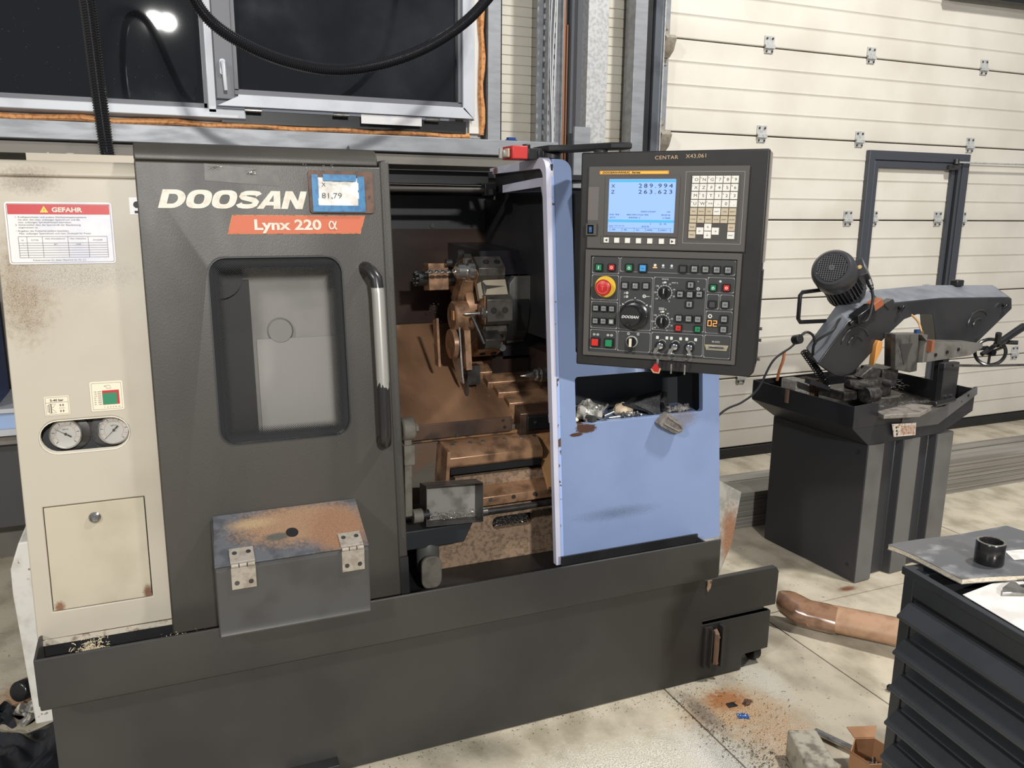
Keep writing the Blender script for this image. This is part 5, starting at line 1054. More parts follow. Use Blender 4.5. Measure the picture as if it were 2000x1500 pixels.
for x, y, z, rx, ry, tl in ((1.420, .030, SZ-.002, .016, .010, .0), (1.412, .035, SZ+.012, .026, .016, -.004), (1.400, .045, SZ+.028, .044, .022, .004), (1.392, .055, SZ+.044, .064, .026, .012), (1.390, .062, SZ+.052, .076, .026, .016)):
    rgs.append([(x+cos(a)*rx, y+sin(a)*ry*(1+.25*sin(5*a)), z+cos(a)*tl+.003*sin(7*a)) for a in [2*pi*j/28 for j in range(28)]])
gl.loft(rgs); gl.tube([(1.462, .05, SZ+.010), (1.455, .05, SZ+.035), (1.470, .055, SZ+.066)], [.010, .014, .010], 8)
gl.build('black_glove', black_fab, label='black woven glove stuffed upright in the middle of the shelf opening', cat='glove')
p = MB(F)
prof = [(1.395, SZ-.012), (1.43, SZ+.02), (1.445, SZ+.012), (1.482, SZ-.018), (1.488, SZ-.030), (1.483, SZ-.045), (1.470, SZ-.050), (1.45, SZ-.046), (1.405, SZ-.022)]
p.prism([(x-.003, z) for x, z in prof], -.030, -.004, 'y'); p.tube([(1.425, -.034, SZ+.008), (1.470, -.034, SZ-.022), (1.476, -.033, SZ-.036), (1.462, -.033, SZ-.040), (1.41, -.034, SZ-.012)], .0035, 6)
p.build('felt_pad', M('grey_felt', (122, 116, 110), (100, 96, 90), 60, rough=.8), bevel=.004, label='grey curved pad hanging over the lower edge of the blue shelf opening', cat='pad')
p = MB(F)
for k in range(16): blob(p, (random.uniform(1.47, 1.565), random.uniform(.035, .08), SZ+.008), (.010, .010, .010), 20+k, .3, 6)
p.build('scrap_pieces', M('scrap_grey', (120, 116, 112), (70, 68, 66), 60, rough=.6), kind='stuff', label='loose grey scraps in the dark right end of the shelf opening', cat='scraps')

# ================================================================== CORRUGATED HOSE (one hose: up from the duct, over, and sagging to the right)
def catmull(P, n):
    P = [Vector(q) for q in P]; P = [2*P[0]-P[1]]+P+[2*P[-1]-P[-2]]; out = []
    for i in range(1, len(P)-2):
        for k in range(n):
            t = k/n; a, b, c_, d = P[i-1:i+3]; out.append(.5*((2*b)+(c_-a)*t+(2*a-5*b+4*c_-d)*t*t+(3*b-a-3*c_+d)*t**3))
    out.append(P[-2]); return out
def hose(pts, r, name, label, pitch=.0066, flow=None):
    C_ = catmull(pts, 40); seg = [0]
    for a, b in zip(C_, C_[1:]): seg.append(seg[-1]+(b-a).length)
    tot = seg[-1]; n = int(tot/pitch*2); out = []; rad = []; k = 0
    for i in range(n+1):
        s_ = tot*i/n
        while k < len(seg)-2 and seg[k+1] < s_: k += 1
        t = (s_-seg[k])/max(1e-9, seg[k+1]-seg[k]); out.append(C_[k].lerp(C_[k+1], t)); rad.append(r if i % 2 else r*.80)
    p = MB(); p.tube(out, rad, 14); return p.build(name, hose_m, label=label, cat='hose')
hose([(-.125, 2.47, 1.665), (-.130, 2.47, 1.75), (-.140, 2.50, 2.0), (-.150, 2.56, 2.30), (-.10, 2.66, 2.52), (.00, 2.74, 2.50), (.10, 2.80, 2.24), (.16, 2.82, 2.115), (.28, 2.84, 2.04), (.44, 2.86, 1.998), (.60, 2.88, 1.997), (.78, 2.90, 2.045), (.95, 2.92, 2.13), (1.10, 2.94, 2.25), (1.22, 2.96, 2.42), (1.28, 2.98, 2.7)], .0195, 'corrugated_hose', 'black corrugated hose rising from the beige duct and sagging in front of the window')

# ================================================================== BAND SAW
SF = T(2.591, 2.386, 0) @ RZ(radians(3.6))
saw = thing('band_saw', 'dark grey metal band saw with tilted motor on a cabinet stand', 'band saw', T(2.85, 2.65, 0))
p = MB(SF)
pl = [(0, 0), (.095, 0), (.112, .035), (.205, .035), (.215, 0), (.315, 0), (.330, .035), (.415, .035), (.425, 0), (.532, 0), (.532, .534), (0, .534)]
p.prism(pl, .004, .612, 'z'); st = p.build('stand_cabinet', saw_side, saw, bevel=.003)  # cabinet grey darkened for its shaded left side
p = MB(SF)
for a, b in ((.003, .094), (.216, .314), (.426, .529)): p.box(a, b, -.002, 0, .006, .610)
p.build('stand_lit_front', M('saw_lit_front', (96, 95, 94), (84, 83, 82), 4, rough=.32), saw)  # lighter skin paints the lamp light on the cabinet front
for z in (.07, .57): q = MB(SF); q.cyl((-.0, .045, z), (-1, 0, 0), .008, .003, 10); q.build('cover_screw', tray_blk, saw)
# chip tray on the stand
def ring_(x0, x1, y0, y1, z): return [(x0, y0, z), (x1, y0, z), (x1, y1, z), (x0, y1, z)]
p = MB(SF)
X0, X1, Y0, Y1 = -.095, .650, .005, .585
p.loft([ring_(0.0, .44, .0, .53, .612), ring_(X0, X1, Y0, Y1, .690)], cap=True)
p.box(X0, X0+.004, Y0, Y1, .69, .782); p.box(X0, X1, Y1-.004, Y1, .69, .782); p.box(X1-.004, X1, Y0, Y1, .69, .790)
p.prism([(X0, .69), (X1, .69), (X1, .800), (.46, .728), (.46, .722), (.045, .722), (.045, .784), (-.01, .788), (X0, .784)], Y0, Y0+.004, 'y')
p.build('chip_tray', tray_blk, saw, bevel=.0015)
q = MB(SF); q.prism([(.42, .655), (.66, .765), (.655, .80), (.45, .73), (.19, .725), (.19, .66)], Y0-.004, Y0-.001, 'y'); q.build('tray_front_face', M('saw_tray_front', (86, 86, 86), rough=.35), saw)
q = MB(SF); q.cyl((.60, Y0-.004, .765), (0, -1, 0), .006, .001, 12); q.cyl((.56, Y0-.004, .742), (0, -1, 0), .003, .001, 12); q.build('tray_hole', dark_void, saw)
p = MB(SF); p.prism([(.135, .635), (.265, .628), (.262, .682), (.115, .692)], -.012, -.009, 'y', 0)
for k in range(6): p.prism([(.170, .642+k*.0065), (.255, .637+k*.0065), (.255, .639+k*.0065), (.170, .644+k*.0065)], -.0135, -.0118, 'y', 1)
for k in range(3): p.cyl((.150-k*.004, -.012, .645+k*.015), (0, -1, 0), .005, .001, 10, 2)
p.build('rating_label', [M('label_worn', (216, 206, 192), (180, 140, 110), 80, .5, .6, rough=.5), M('label_print', (190, 120, 84), rough=.5), ink], saw)
# removable plate and bar in front
p = MB(SF); p.prism([(.03, -.035), (.19, -.075), (.37, -.01), (.30, .06), (.05, .02)], .728, .746, 'z'); p.build('work_stop_plate', M('worn_plate', (130, 122, 112), (92, 88, 84), 30, rough=.45), saw, bevel=.003)
p = MB(SF); p.cyl((.33, -.035, .760), (1, .12, .02), .012, .15, 12); p.build('bar_handle', plastic_b, saw, bevel=.004)
# swarf in the tray
p = MB(SF)
n = 26; rn = random.Random(5); vs = []; fs = []
for i in range(n+1):
    for j in range(n+1):
        x = X0+.01+(X1-X0-.02)*i/n; y = Y0+.01+(Y1-Y0-.02)*j/n
        z = .700+.035*math.exp(-((x-.25)**2+(y-.3)**2)/.04)+.045*math.exp(-((x-.45)**2+(y-.38)**2)/.01)+rn.uniform(0, .008); vs.append((x, y, z))
for i in range(n):
    for j in range(n): a = i*(n+1)+j; fs.append((a, a+1, a+n+2, a+n+1))
p.add(vs, fs)
p.build('swarf_bed', M('saw_swarf', (52, 50, 48), (128, 122, 112), 120, .56, .70, rough=.55, bump=1, bsc=200), saw, kind='stuff')
p = MB(SF)
for _ in range(170): curl(p, (random.gauss(.47, .05), random.gauss(.36, .05), .745+abs(random.gauss(0, .012))), random.uniform(.006, .016), 6, .0008)
for _ in range(60): curl(p, (random.uniform(.02, .45), random.uniform(.05, .4), .735), random.uniform(.004, .01), 6, .0007)
p.build('swarf_curls', M('saw_curls', (160, 154, 144), (100, 96, 90), 200, rough=.4, metal=.4), saw, kind='stuff')
# head: arm + two wheel housings, as one leaning shell
HY = .20; SH = (.060, .045)
head = [(.246, 1.160), (.62, 1.170), (1.10, 1.155), (1.128, 1.148), (1.140, 1.098), (.885, .930), (.77, .925), (.625, .938), (.600, 1.03), (.575, 1.100), (.47, 1.103), (.39, 1.085), (.300, 1.025), (.175, .925), (.110, .872), (.030, .857), (-.005, .865), (-.110, .925), (.045, 1.095)]
p = MB(SF); p.prism(head, HY, HY+.13, 'y', 0, SH)
hd_ = p.build('saw_head', saw_grey, saw, bevel=.004)
def top(pts, dz=.0015):
    q = MB(SF); vs = []; 
    for (x, z) in pts: vs += [(x, HY+.004, z+dz), (x+SH[0]*.97, HY+.126, z+SH[1]*.97+dz)]
    q.add(vs, [(2*i, 2*i+2, 2*i+3, 2*i+1) for i in range(len(pts)-1)]); return q
q = top([(1.105, 1.155), (.62, 1.170), (.246, 1.160)]); q.build('arm_top', saw_top, saw)
q = top([(.24, 1.158), (.045, 1.095), (-.107, .927)], .002); q.build('housing_top', saw_top, saw)
q = top([(-.110, .925), (-.005, .865)], .0); q.build('housing_edge', saw_top, saw)
for cx, cz, r0 in ((.10, .985, .085), (.90, 1.03, .075), (.10, .985, .045), (.90, 1.03, .035)):
    q = MB(SF); a0 = random.uniform(.3, .8); q.tube([(cx+r0*cos(a), HY-.001, cz+r0*sin(a)) for a in [a0+i*.13 for i in range(20)]], [.0015]+[.0045]*18+[.0015], 6); q.build('pressed_rib', saw_grey, saw)
for x, z in ((.345, 1.140), (1.065, 1.120)):
    q = MB(SF); q.cyl((x, HY, z), (0, -1, 0), .008, .014, 12); q.prism([(x-.016, z-.012), (x-.004, z-.018), (x+.018, z+.004), (x+.006, z+.010)], HY-.022, HY-.014, 'y'); q.build('wing_knob', M('knob_black', (24, 24, 26), rough=.15), saw, bevel=.002)
q = MB(SF); q.prism([(.28, 1.135), (.245, 1.16), (.30, 1.18), (.31, 1.165)], HY-.004, HY+.03, 'y'); q.build('hinge_tab', saw_grey, saw)
q = MB(SF); q.box(.86, .91, HY+.10, HY+.14, 1.205, 1.235); q.build('tension_knob', blackpaint, saw, bevel=.005)
# left wheel guard back plate/handle behind
q = MB(SF); q.tube([(.08, .36, 1.215), (-.105, .32, 1.212), (-.118, .32, 1.20), (-.118, .32, 1.10), (-.105, .32, 1.085), (.06, .33, 1.08)], .009, 10); q.build('carry_handle', plastic_b, saw)
# gear case and motor
def cam_frame(px_dir):
    return px_dir
ax = Vector((-.79, -.44, .44)).normalized(); MC = SF @ Vector((-.025, .25, 1.318))-ax*.233
p = MB(); p.lathe([(.075, -.06), (.085, -.02), (.072, 0)], MC, ax, 28, 0)
p.build('gear_case', motor_m, saw)
p = MB(); 
rings = []; nf = 30
for h in (0, .155):
    rg = []
    u_ = ax.cross(Vector((0, 0, 1))).normalized(); w_ = ax.cross(u_)
    for j in range(nf*4):
        r = .081 if (j % 4) in (0, 1) else .066; a = 2*pi*j/(nf*4); rg.append(MC+ax*h+(u_*cos(a)+w_*sin(a))*r)
    rings.append(rg)
p.loft(rings); mot = p.build('motor_body', motor_m, saw)
p = MB(); p.lathe([(.089, .150), (.0905, .155), (.0905, .205), (.086, .221), (.074, .232), (.061, .233), (.061, .229), (.0, .229)], MC, ax, 48); fc = p.build('fan_cover', motor_m, saw, bevel=.002)
p = MB(); p.lathe([(.060, .2295), (.060, .2302)], MC, ax, 40); p.build('fan_grille_back', dark_void, saw)
p = MB()
for k in range(-6, 7):
    off = k*.0095; L_ = math.sqrt(max(0, .060**2-off**2))
    for dd in (0, 1):
        A, B = (u_, w_) if dd == 0 else (w_, u_); c0 = MC+ax*.2335+A*off; p.tube([c0-B*L_, c0+B*L_], .0018, 5)
p.lathe([(.013, .232), (.013, .236), (.004, .236), (.004, .233)], MC, ax, 24); p.build('fan_grille', M('grille_grey', (84, 84, 86), rough=.3), saw)
p = MB(); rgt = u_ if u_.x > 0 else -u_; upw = w_ if w_.z > 0 else -w_
e1 = (rgt*.9+upw*.5).normalized(); e2 = ax.cross(e1)
def bx(c0, s1, s2, s3):
    return [c0+e1*a*s1+e2*b*s2+ax*d*s3 for a in (0, 1) for b in (-1, 1) for d in (0, 1)]
p.add(bx(MC+e1*.072+ax*.045, .045, .040, .095), [(0, 1, 3, 2), (4, 6, 7, 5), (0, 4, 5, 1), (2, 3, 7, 6), (0, 2, 6, 4), (1, 5, 7, 3)]); p.build('terminal_box', motor_m, saw, bevel=.004)
p = MB(); p.cyl(MC+e1*.095+ax*.141-e2*.0, ax, .009, .002, 14); p.build('earth_label', M('brass_label', (190, 160, 100), rough=.4), saw)
p = MB(); g0 = MC+e1*.105+ax*.075; sg = e2 if e2.z < 0 else -e2; p.cyl(g0+sg*.040, sg, .012, .03, 8); p.cyl(g0+sg*.065, sg, .009, .02, 12); p.build('cable_gland', rubber, saw)
g1 = g0+sg*.085
cb = MB(); cb.tube(catmull([g1, g1+Vector((0, -.01, -.05)), g1+Vector((-.05, -.03, -.13)), SF @ Vector((.06, .25, 1.10)), SF @ Vector((-.03, .21, 1.06)), SF @ Vector((-.09, .24, 1.01)), SF @ Vector((-.08, .26, .95))], 8), .006, 8); cb.build('motor_cable', rubber, saw)
q = MB(SF); q.cyl((-.182, .27, 1.02), (0, -1, .3), .020, .035, 16); q.tube(catmull([(-.18, .25, 1.03), (-.15, .24, 1.055), (-.11, .24, 1.04), (-.09, .24, 1.0)], 6), .006, 8); q.build('cable_plug', rubber, saw, bevel=.003)
# limit switch on the housing with orange tab
q = MB(SF); q.prism([(.075, 1.085), (.17, 1.13), (.155, 1.165), (.065, 1.12)], HY-.03, HY+.02, 'y', 0); q.cyl((.075, HY-.005, 1.095), (-1, 0, -.4), .010, .03, 12, 0); q.build('limit_switch', plastic_b, saw, bevel=.003)
q = MB(SF); q.prism([(.165, 1.135), (.215, 1.16), (.20, 1.19), (.155, 1.165)], HY-.03, HY+.015, 'y'); q.build('switch_tab', M('orange_tab', (160, 84, 48), rough=.5), saw, bevel=.002)
# lift spring
pts = []; A = Vector((-.142, .25, .972)); B = Vector((.012, .25, .815)); D_ = (B-A); t1 = D_.normalized().orthogonal().normalized(); t2 = D_.normalized().cross(t1)
for i in range(16*14): t = i/(16*14-1); a = 2*pi*i/14; pts.append(A+D_*t+(t1*cos(a)+t2*sin(a))*.014)
q = MB(SF); q.tube(pts, .0032, 5); q.tube([A, A+D_*.5, B], .008, 8); q.build('lift_spring', M('spring_black', (40, 38, 38), rough=.25, metal=.5), saw)
# guides, vise, brackets
q = MB(SF); q.prism([(.205, .895), (.245, .965), (.245, 1.0), (.222, 1.005), (.210, .985)], .18, .21, 'y'); q.build('orange_guard', M('orange_guard_m', (226, 150, 70), rough=.45), saw, bevel=.003)
q = MB(SF); q.prism([(.245, 1.040), (.390, 1.032), (.405, .868), (.36, .865), (.265, .885)], .12, .145, 'y'); q.prism([(.26, 1.036), (.40, 1.03), (.405, .875), (.28, .89)], .145, .19, 'y', 0); q.build('vise_jaw', M('vise_grey', (86, 84, 80), (60, 58, 56), 20, rough=.4), saw, bevel=.002)
q = MB(SF); q.add([(.275, .118, .995), (.315, .118, .90), (.355, .118, .995)], [(0, 1, 2)]); q.build('jaw_rib', M('rib_dark', (60, 58, 56), rough=.4), saw)
q = MB(SF); q.prism([(.395, 1.03), (.435, 1.028), (.435, 1.0), (.425, .985), (.42, .905), (.74, .915), (.82, .945), (.82, .962), (.78, .970), (.435, .998)], .11, .19, 'y'); va = q.build('vise_arm', M('arm_grey', (112, 108, 102), (90, 86, 80), 12, rough=.4), saw, bevel=.002)
for x, z in ((.50, .935), (.575, .942), (.65, .949)): w = MB(SF); w.cyl((x, .11, z), (0, -1, 0), .008, .004, 12); w.build('socket_bolt', dark_void, va)
q = MB(SF); q.box(.435, .452, .085, .11, .955, 1.005); q.build('jaw_pad', M('rust_pad', (150, 86, 54), rough=.6), saw)
q = MB(SF); q.tube(catmull([(.41, .22, 1.12), (.44, .20, 1.10), (.46, .18, 1.07), (.46, .16, 1.03)], 6), .005, 8); q.build('coolant_tube', M('amber_tube', (190, 140, 80), rough=.3), saw)
q = MB(SF); q.cyl((.46, .16, 1.005), (0, 0, 1), .009, .03, 10, 0); q.box(.415, .44, .15, .165, 1.02, 1.045, 1); q.build('coolant_valve', [M('brass', (170, 130, 70), rough=.35, metal=.7), M('valve_blue', (40, 70, 120), rough=.4)], saw)
q = MB(SF); q.box(.495, .595, .055, .085, .73, .905); br = q.build('vise_bracket', saw_grey, saw, bevel=.003)
for x in (.525, .562): w = MB(SF); w.cyl((x, .055, .755), (0, -1, 0), .009, .010, 12); w.build('bolt', steel_d, br)
q = MB(SF); q.box(.60, .64, .14, .18, .70, .92); q.build('vise_post', blackpaint, saw)
q = MB(SF); q.lathe([(.075, 0), (.075, .10), (.070, .105)], (.31, .26, .755), (0, 0, 1), 32); q.cyl((.31, .26, .70), (0, 0, 1), .12, .055, 32); q.build('turntable', M('turntable_dark', (58, 54, 50), (84, 76, 68), 60, rough=.5), saw, bevel=.003)
q = MB(SF); q.box(.02, .28, .16, .30, .76, .80); q.box(.10, .22, .12, .24, .80, .85); q.cyl((.09, .12, .79), (1, 0, 0), .035, .07, 16); q.cyl((.02, .15, .84), (1, -.2, -.1), .018, .12, 12); q.box(.24, .34, .16, .28, .80, .88); q.prism([(.09, .86), (.16, .90), (.22, .88), (.20, .82)], .15, .19, 'y'); q.build('swivel_base', M('oily_black_steel', (46, 44, 42), (76, 70, 64), 50, rough=.4), saw, bevel=.004)
q = MB(SF); q.lathe([(.012, 0), (.016, .02), (.012, .04)], (.20, .125, .835), (.3, -1, 0), 14); q.cyl((.04, .14, .83), (1, -.1, -.25), .012, .07, 10); q.build('guide_knob', steel_d, saw)
# handwheel with rim and grip
q = MB(SF); wc = (.895, .12, .918)
q.tube([(wc[0]+.042*cos(a), wc[1]-.046*cos(a), wc[2]+.060*sin(a)) for a in [2*pi*i/36 for i in range(36)]], .008, 10, close=True)
for a in (.5, 2.6, 4.7): q.tube([wc, (wc[0]+.041*cos(a), wc[1]-.045*cos(a), wc[2]+.058*sin(a))], .006, 8)
q.cyl((wc[0], wc[1]+.02, wc[2]), (0, -1, 0), .016, .04, 16); q.cyl((wc[0]+.05, wc[1]-.01, wc[2]+.045), (.5, -.8, .05), .010, .07, 12); q.cyl((.81, .14, .935), (1, 0, 0), .010, .09, 10)
q.build('vise_handwheel', M('wheel_black', (30, 30, 32), rough=.2), saw)
q = MB(SF); q.tube([(.79, .09, .92), (.88, .08, .965)], .010, 10); q.tube([(.87, .08, .960), (1.045, .075, 1.035)], [.015, .018], 12)
for k in range(4): t = .15+k*.2; q.sphere((.87+.17*t, .08, .96+.075*t-.016), .009, 8)
q.build('feed_grip', plastic_b, saw)
q = MB(SF); q.cyl((.83, .05, 1.02), (.3, .2, -1), .013, .05, 12); q.build('grip_end', plastic_b, saw)
# long thin stop rod
q = MB(SF); q.tube([(.44, -.02, .915), (.62, -.05, .905), (1.42, -.20, .885)], .0055, 8); q.build('stop_rod', steel_d, saw)
# coolant pump in the tray
q = MB(SF); q.box(-.075, -.005, .34, .43, .715, .820); q.box(.0, .012, .345, .425, .72, .81); pu = q.build('coolant_pump', M('pump_cast', (168, 162, 152), (140, 132, 122), 60, rough=.5), saw, bevel=.003)
for k in range(5): w = MB(SF); w.box(.008+k*.014, .012+k*.014, .342, .428, .712, .815); w.build('pump_fin', M('pump_fin_m', (150, 120, 92), (112, 92, 74), 60, rough=.55), pu)
w = MB(SF); w.cyl((-.08, .37, .72), (0, 0, 1), .020, .06, 14); w.build('pump_cap', M('pump_cap_m', (110, 80, 60), rough=.5), saw)
q = MB(SF); q.tube(catmull([(-.17, .33, .96), (-.175, .33, .92), (-.18, .34, .88), (-.17, .36, .83)], 6), .006, 8); q.build('orange_hose', M('orange_hose_m', (170, 96, 50), rough=.5), saw)
q = MB(SF); q.prism([(-.10, .83), (.02, .79), (.02, .81), (-.10, .85)], .24, .27, 'y'); q.build('damper_arm', saw_side, saw)
# mains cable of the saw
c_ = MB(); c_.tube(catmull([SF @ Vector((-.185, .25, 1.02)), SF @ Vector((-.217, .25, .995)), SF @ Vector((-.31, .25, .944)), SF @ Vector((-.381, .25, .832)), SF @ Vector((-.459, .25, .785)), SF @ Vector((-.57, .25, .747)), SF @ Vector((-.70, .27, .60))], 8), .0045, 8); c_.build('mains_cable', rubber, saw)

# ================================================================== STEEL BARS BEHIND THE SAW
rn = random.Random(11); nb = 0
proto = None
for row in range(4):
    for lay in range(9-row):
        dy = row*.106+rn.uniform(-.002, .002); zz = .0205*lay
        if lay >= 6 and row > 1: continue
        x0 = 1.95+rn.uniform(-.12, .12); ang = radians(-.7+rn.uniform(-.04, .04))
        Mx = T(x0, 3.07+dy, zz) @ RZ(ang)
        if proto is None:
            b = MB(); b.box(0, 3.9, 0, .098, .0005, .0195); proto = b.build('steel_bar', M('bar_steel', (158, 154, 146), (118, 114, 108), 3, .35, .7, rough=.42, metal=.4, stretch=(.3, 4, 60)), org=(0, 0, 0), label='lowest flat steel bar at the front of the stack, lying on the floor', cat='steel bar', group='flat steel bars stacked behind the band saw')
            place(proto, Mx)
        else: copy_at(proto, Mx, label='topmost flat steel bar in the front row of the stack behind the band saw' if (row == 0 and lay == 8) else 'flat steel bar buried in the rows behind the front of the steel stack' if row else 'long flat steel bar in the front row of the stack behind the band saw')
# rusty sheet leaning by the lathe
p = MB(); A_ = [(2.00, 2.66, .48), (2.13, 2.72, .405), (2.255, 2.74, .335), (2.19, 2.70, .12), (2.10, 2.66, .005), (1.98, 2.64, .005)]
p.add(A_+[(x+.0, y+.018, z) for x, y, z in A_], [tuple(range(6)), tuple(range(6, 12))]+[(i, (i+1) % 6, 6+(i+1) % 6, 6+i) for i in range(6)]); p.build('steel_sheet', ash, label='pale angled sheet with a rusty edge standing right of the lathe', cat='metal sheet')

# ================================================================== FLOOR THINGS
# wrapped cardboard tube
a_, b_ = Vector((2.10, 2.205, .055)), Vector((2.62, 1.50, .10)); d_ = (b_-a_).normalized(); u3 = d_.cross(Vector((0, 0, 1))).normalized(); v3 = u3.cross(d_)
tb_ = thing('cardboard_tube', 'long brown cardboard tube with taped end lying on the floor by the cart', 'tube', T(2.3, 1.9, 0))
def tri_ring(c0, r, n=18, k=.22):
    return [c0+(u3*cos(a)+v3*sin(a))*r*(1+k*.4*cos(3*a)) for a in [2*pi*j/n for j in range(n)]]
p = MB(); p.loft([tri_ring(a_+d_*.06, .050), tri_ring(a_+d_*.5, .050), tri_ring(b_, .050)]); p.build('tube_body', kraft, tb_)
p = MB(); rn = random.Random(2)
rg = []
for h, r in ((.16, .0515), (.10, .053), (.06, .054), (.03, .055), (.0, .053), (-.02, .050), (-.04, .044), (-.055, .034), (-.062, .015)):
    sg_ = 1 if v3.z > 0 else -1
    rg.append([q+(v3*.4+u3*rn.uniform(-1, 1))*rn.uniform(-.006, .008)+v3*sg_*max(0, .05-h)*.35 for q in tri_ring(a_+d_*h, r, 18, .1)])
p.loft(rg); p.build('taped_end', tape_br, tb_)
# stained block, box of scraps, rod, little floor litter
p = MB(); BF = T(1.563, 1.519, 0) @ RZ(radians(-22))
p.F = BF; p.box(-.045, .040, -.080, .080, .0, .085); p.build('wooden_block', stone, bevel=.006, label='stained pale rectangular block on the floor left of the open carton', cat='block')
p = MB(); p.tube([(1.700, 1.650, .012), (1.76, 1.50, .012)], .0105, 12); p.build('steel_rod', steel, label='short bright steel rod between the pale block and the open carton', cat='rod')
bxT = thing('carton', 'small open brown carton with metal scraps at the foot of the tool cart', 'carton', T(1.705, 1.445, 0))
p = MB(); BC = T(1.705, 1.445, 0) @ RZ(radians(20)); hx = [(.068*cos(radians(a)), .060*sin(radians(a))) for a in (20, 75, 140, 200, 255, 320)]
p.F = BC; p.plate([[(x, y) for x, y in hx], [(x*.94, y*.94) for x, y in hx][::-1]], 0, .085, 'z'); p.prism(hx, 0, .004, 'z'); p.build('carton_wall', card, bxT)
for i in (0, 2, 4):
    p = MB(BC)
    (x0, y0), (x1, y1) = hx[i], hx[(i+1) % 6]; o_ = 1.5 if i != 2 else 1.25
    p.add([(x0, y0, .084), (x1, y1, .084), (x1*o_, y1*o_, .10), (x0*o_, y0*o_, .10), (x0, y0, .087), (x1, y1, .087), (x1*o_, y1*o_, .103), (x0*o_, y0*o_, .103)], [(0, 1, 2, 3), (4, 5, 6, 7), (0, 1, 5, 4), (1, 2, 6, 5), (2, 3, 7, 6), (3, 0, 4, 7)])
    p.build('flap', card, bxT)
p = MB(BC)
for k in range(40): p.cyl((random.gauss(0, .022), random.gauss(0, .02), .008+random.random()*.03), (random.uniform(-1, 1), random.uniform(-1, 1), random.uniform(0, 1)), random.uniform(.003, .007), random.uniform(.008, .022), 7)
p.build('metal_scraps', M('scrap_mix', (150, 148, 144), (50, 46, 44), 200, rough=.3, metal=.8), kind='stuff', label='bright and dark metal scraps inside the open brown carton', cat='scraps')
p = MB(); p.tube([(2.10, 1.735, .010), (2.20, 1.72, .010)], .007, 8); p.sphere((2.098, 1.737, .012), .012, 10); p.build('dark_bolt', plastic_b, label='dark bolt lying in the shadow under the cardboard tube by the cart', cat='bolt')
def fp(mb, x, y, s, m=0, h=.003, sk=.25, rot=0):
    c0, s0 = cos(rot), sin(rot); q = [(-s, -s*.6), (s*.9, -s*.7), (s*.8, s*.6), (-s*(1-sk), s*.7)]
    mb.prism([(x+a*c0-b*s0, y+a*s0+b*c0) for a, b in q], .0005, h, 'z', m)
p = MB(); fp(p, 1.560, 1.868, .017); p.build('metal_scrap', steel_d, label='small flat dark grey metal scrap beside the blue sachet', cat='scrap')
p = MB(); fp(p, 1.557, 1.805, .018, 0, .004, .05, -.4); 
p.build('blue_sachet', M('sachet_blue', (40, 90, 170), (200, 214, 230), 160, .55, .6, rough=.3), label='small blue printed sachet lying on the floor near the orange stain', cat='sachet')
p = MB(); blob(p, (1.612, 1.855, .006), (.014, .009, .008), 4, .5, 8); p.build('rusty_crumb', M('rust_crumb', (110, 78, 58), rough=.8), label='small brown crumb right of the dark metal scrap on the floor', cat='scrap')
p = MB(); blob(p, (.385, 1.93, .006), (.028, .014, .008), 9, .4, 8); p.build('orange_wrapper', M('orange_wrap', (196, 110, 30), (240, 180, 30), 120, rough=.35), label='crumpled orange wrapper at the bottom edge below the coolant tank', cat='wrapper')
# chips strewn over the floor
p = MB()
def near_tank(): x = random.uniform(.3, 1.75); return (x, 2.02-abs(random.gauss(0, .035)), .001)
chips(p, 500, near_tank, .001, .003)
def along(): t = random.random(); return (1.42+.02*t+random.gauss(0, .03), 1.98-.42*t+random.gauss(0, .015), .001)
chips(p, 380, along, .001, .0035)
chips(p, 500, lambda: (random.gauss(1.52, .10), random.gauss(1.78, .12), .001), .0008, .0028)
chips(p, 260, lambda: (random.gauss(1.50, .035), random.gauss(1.60, .045), .002), .001, .004)
chips(p, 160, lambda: (random.uniform(1.5, 2.1), random.uniform(1.6, 2.1), .001), .001, .0025)
chips(p, 120, lambda: (random.uniform(-.75, -.42), random.uniform(2.4, 3.1), .001), .001, .003)
chips(p, 160, lambda: (random.uniform(2.0, 2.5), random.uniform(2.2, 2.9), .001), .001, .0025)
for _ in range(60): curl(p, (random.gauss(1.47, .035), random.gauss(1.62, .05), .002), random.uniform(.002, .007), 6, .0006)
for _ in range(50): curl(p, (1.42+random.gauss(0, .02), random.uniform(1.72, 1.95), .002), random.uniform(.002, .006), 6, .0005)
for _ in range(30): curl(p, (random.gauss(1.60, .10), random.gauss(1.82, .08), .002), random.uniform(.003, .008), 6, .0006)
p.build('floor_chips', chip_d, kind='stuff', label='dark metal chips and curls strewn over the floor beside the coolant tank', cat='metal chips')
# far left floor things
def heap(mb, x0, x1, y0, y1, hmax, seed, n=30, m=0):
    rn = random.Random(seed); ph = [rn.uniform(0, 6) for _ in range(8)]; vs = []; fs = []
    for i in range(n+1):
        for j in range(n+1):
            s, t = i/n, j/n; e = min(1, 6*min(s, 1-s, t, 1-t)); w = sin(9*s+ph[0]+4*t)*sin(7*t+ph[1]-3*s)+.6*sin(17*s-11*t+ph[2])+.4*sin(23*t+13*s+ph[3])
            vs.append((x0+(x1-x0)*s+.02*sin(8*t+ph[4]), y0+(y1-y0)*t+.02*sin(9*s+ph[5]), .002+e*hmax*(.45+.28*w)))
    for i in range(n):
        for j in range(n): a = i*(n+1)+j; fs.append((a, a+n+1, a+n+2, a+1))
    k = len(vs); vs += [(x, y, .0008) for x, y, z in vs]; fs += [tuple(k+q for q in f[::-1]) for f in fs]; mb.add(vs, fs, m)
p = MB(); heap(p, -.60, -.345, 2.24, 2.56, .055, 3); p.build('black_sheet', black_bag, label='crumpled shiny black plastic sheet on the floor at the lower left corner', cat='plastic sheet')
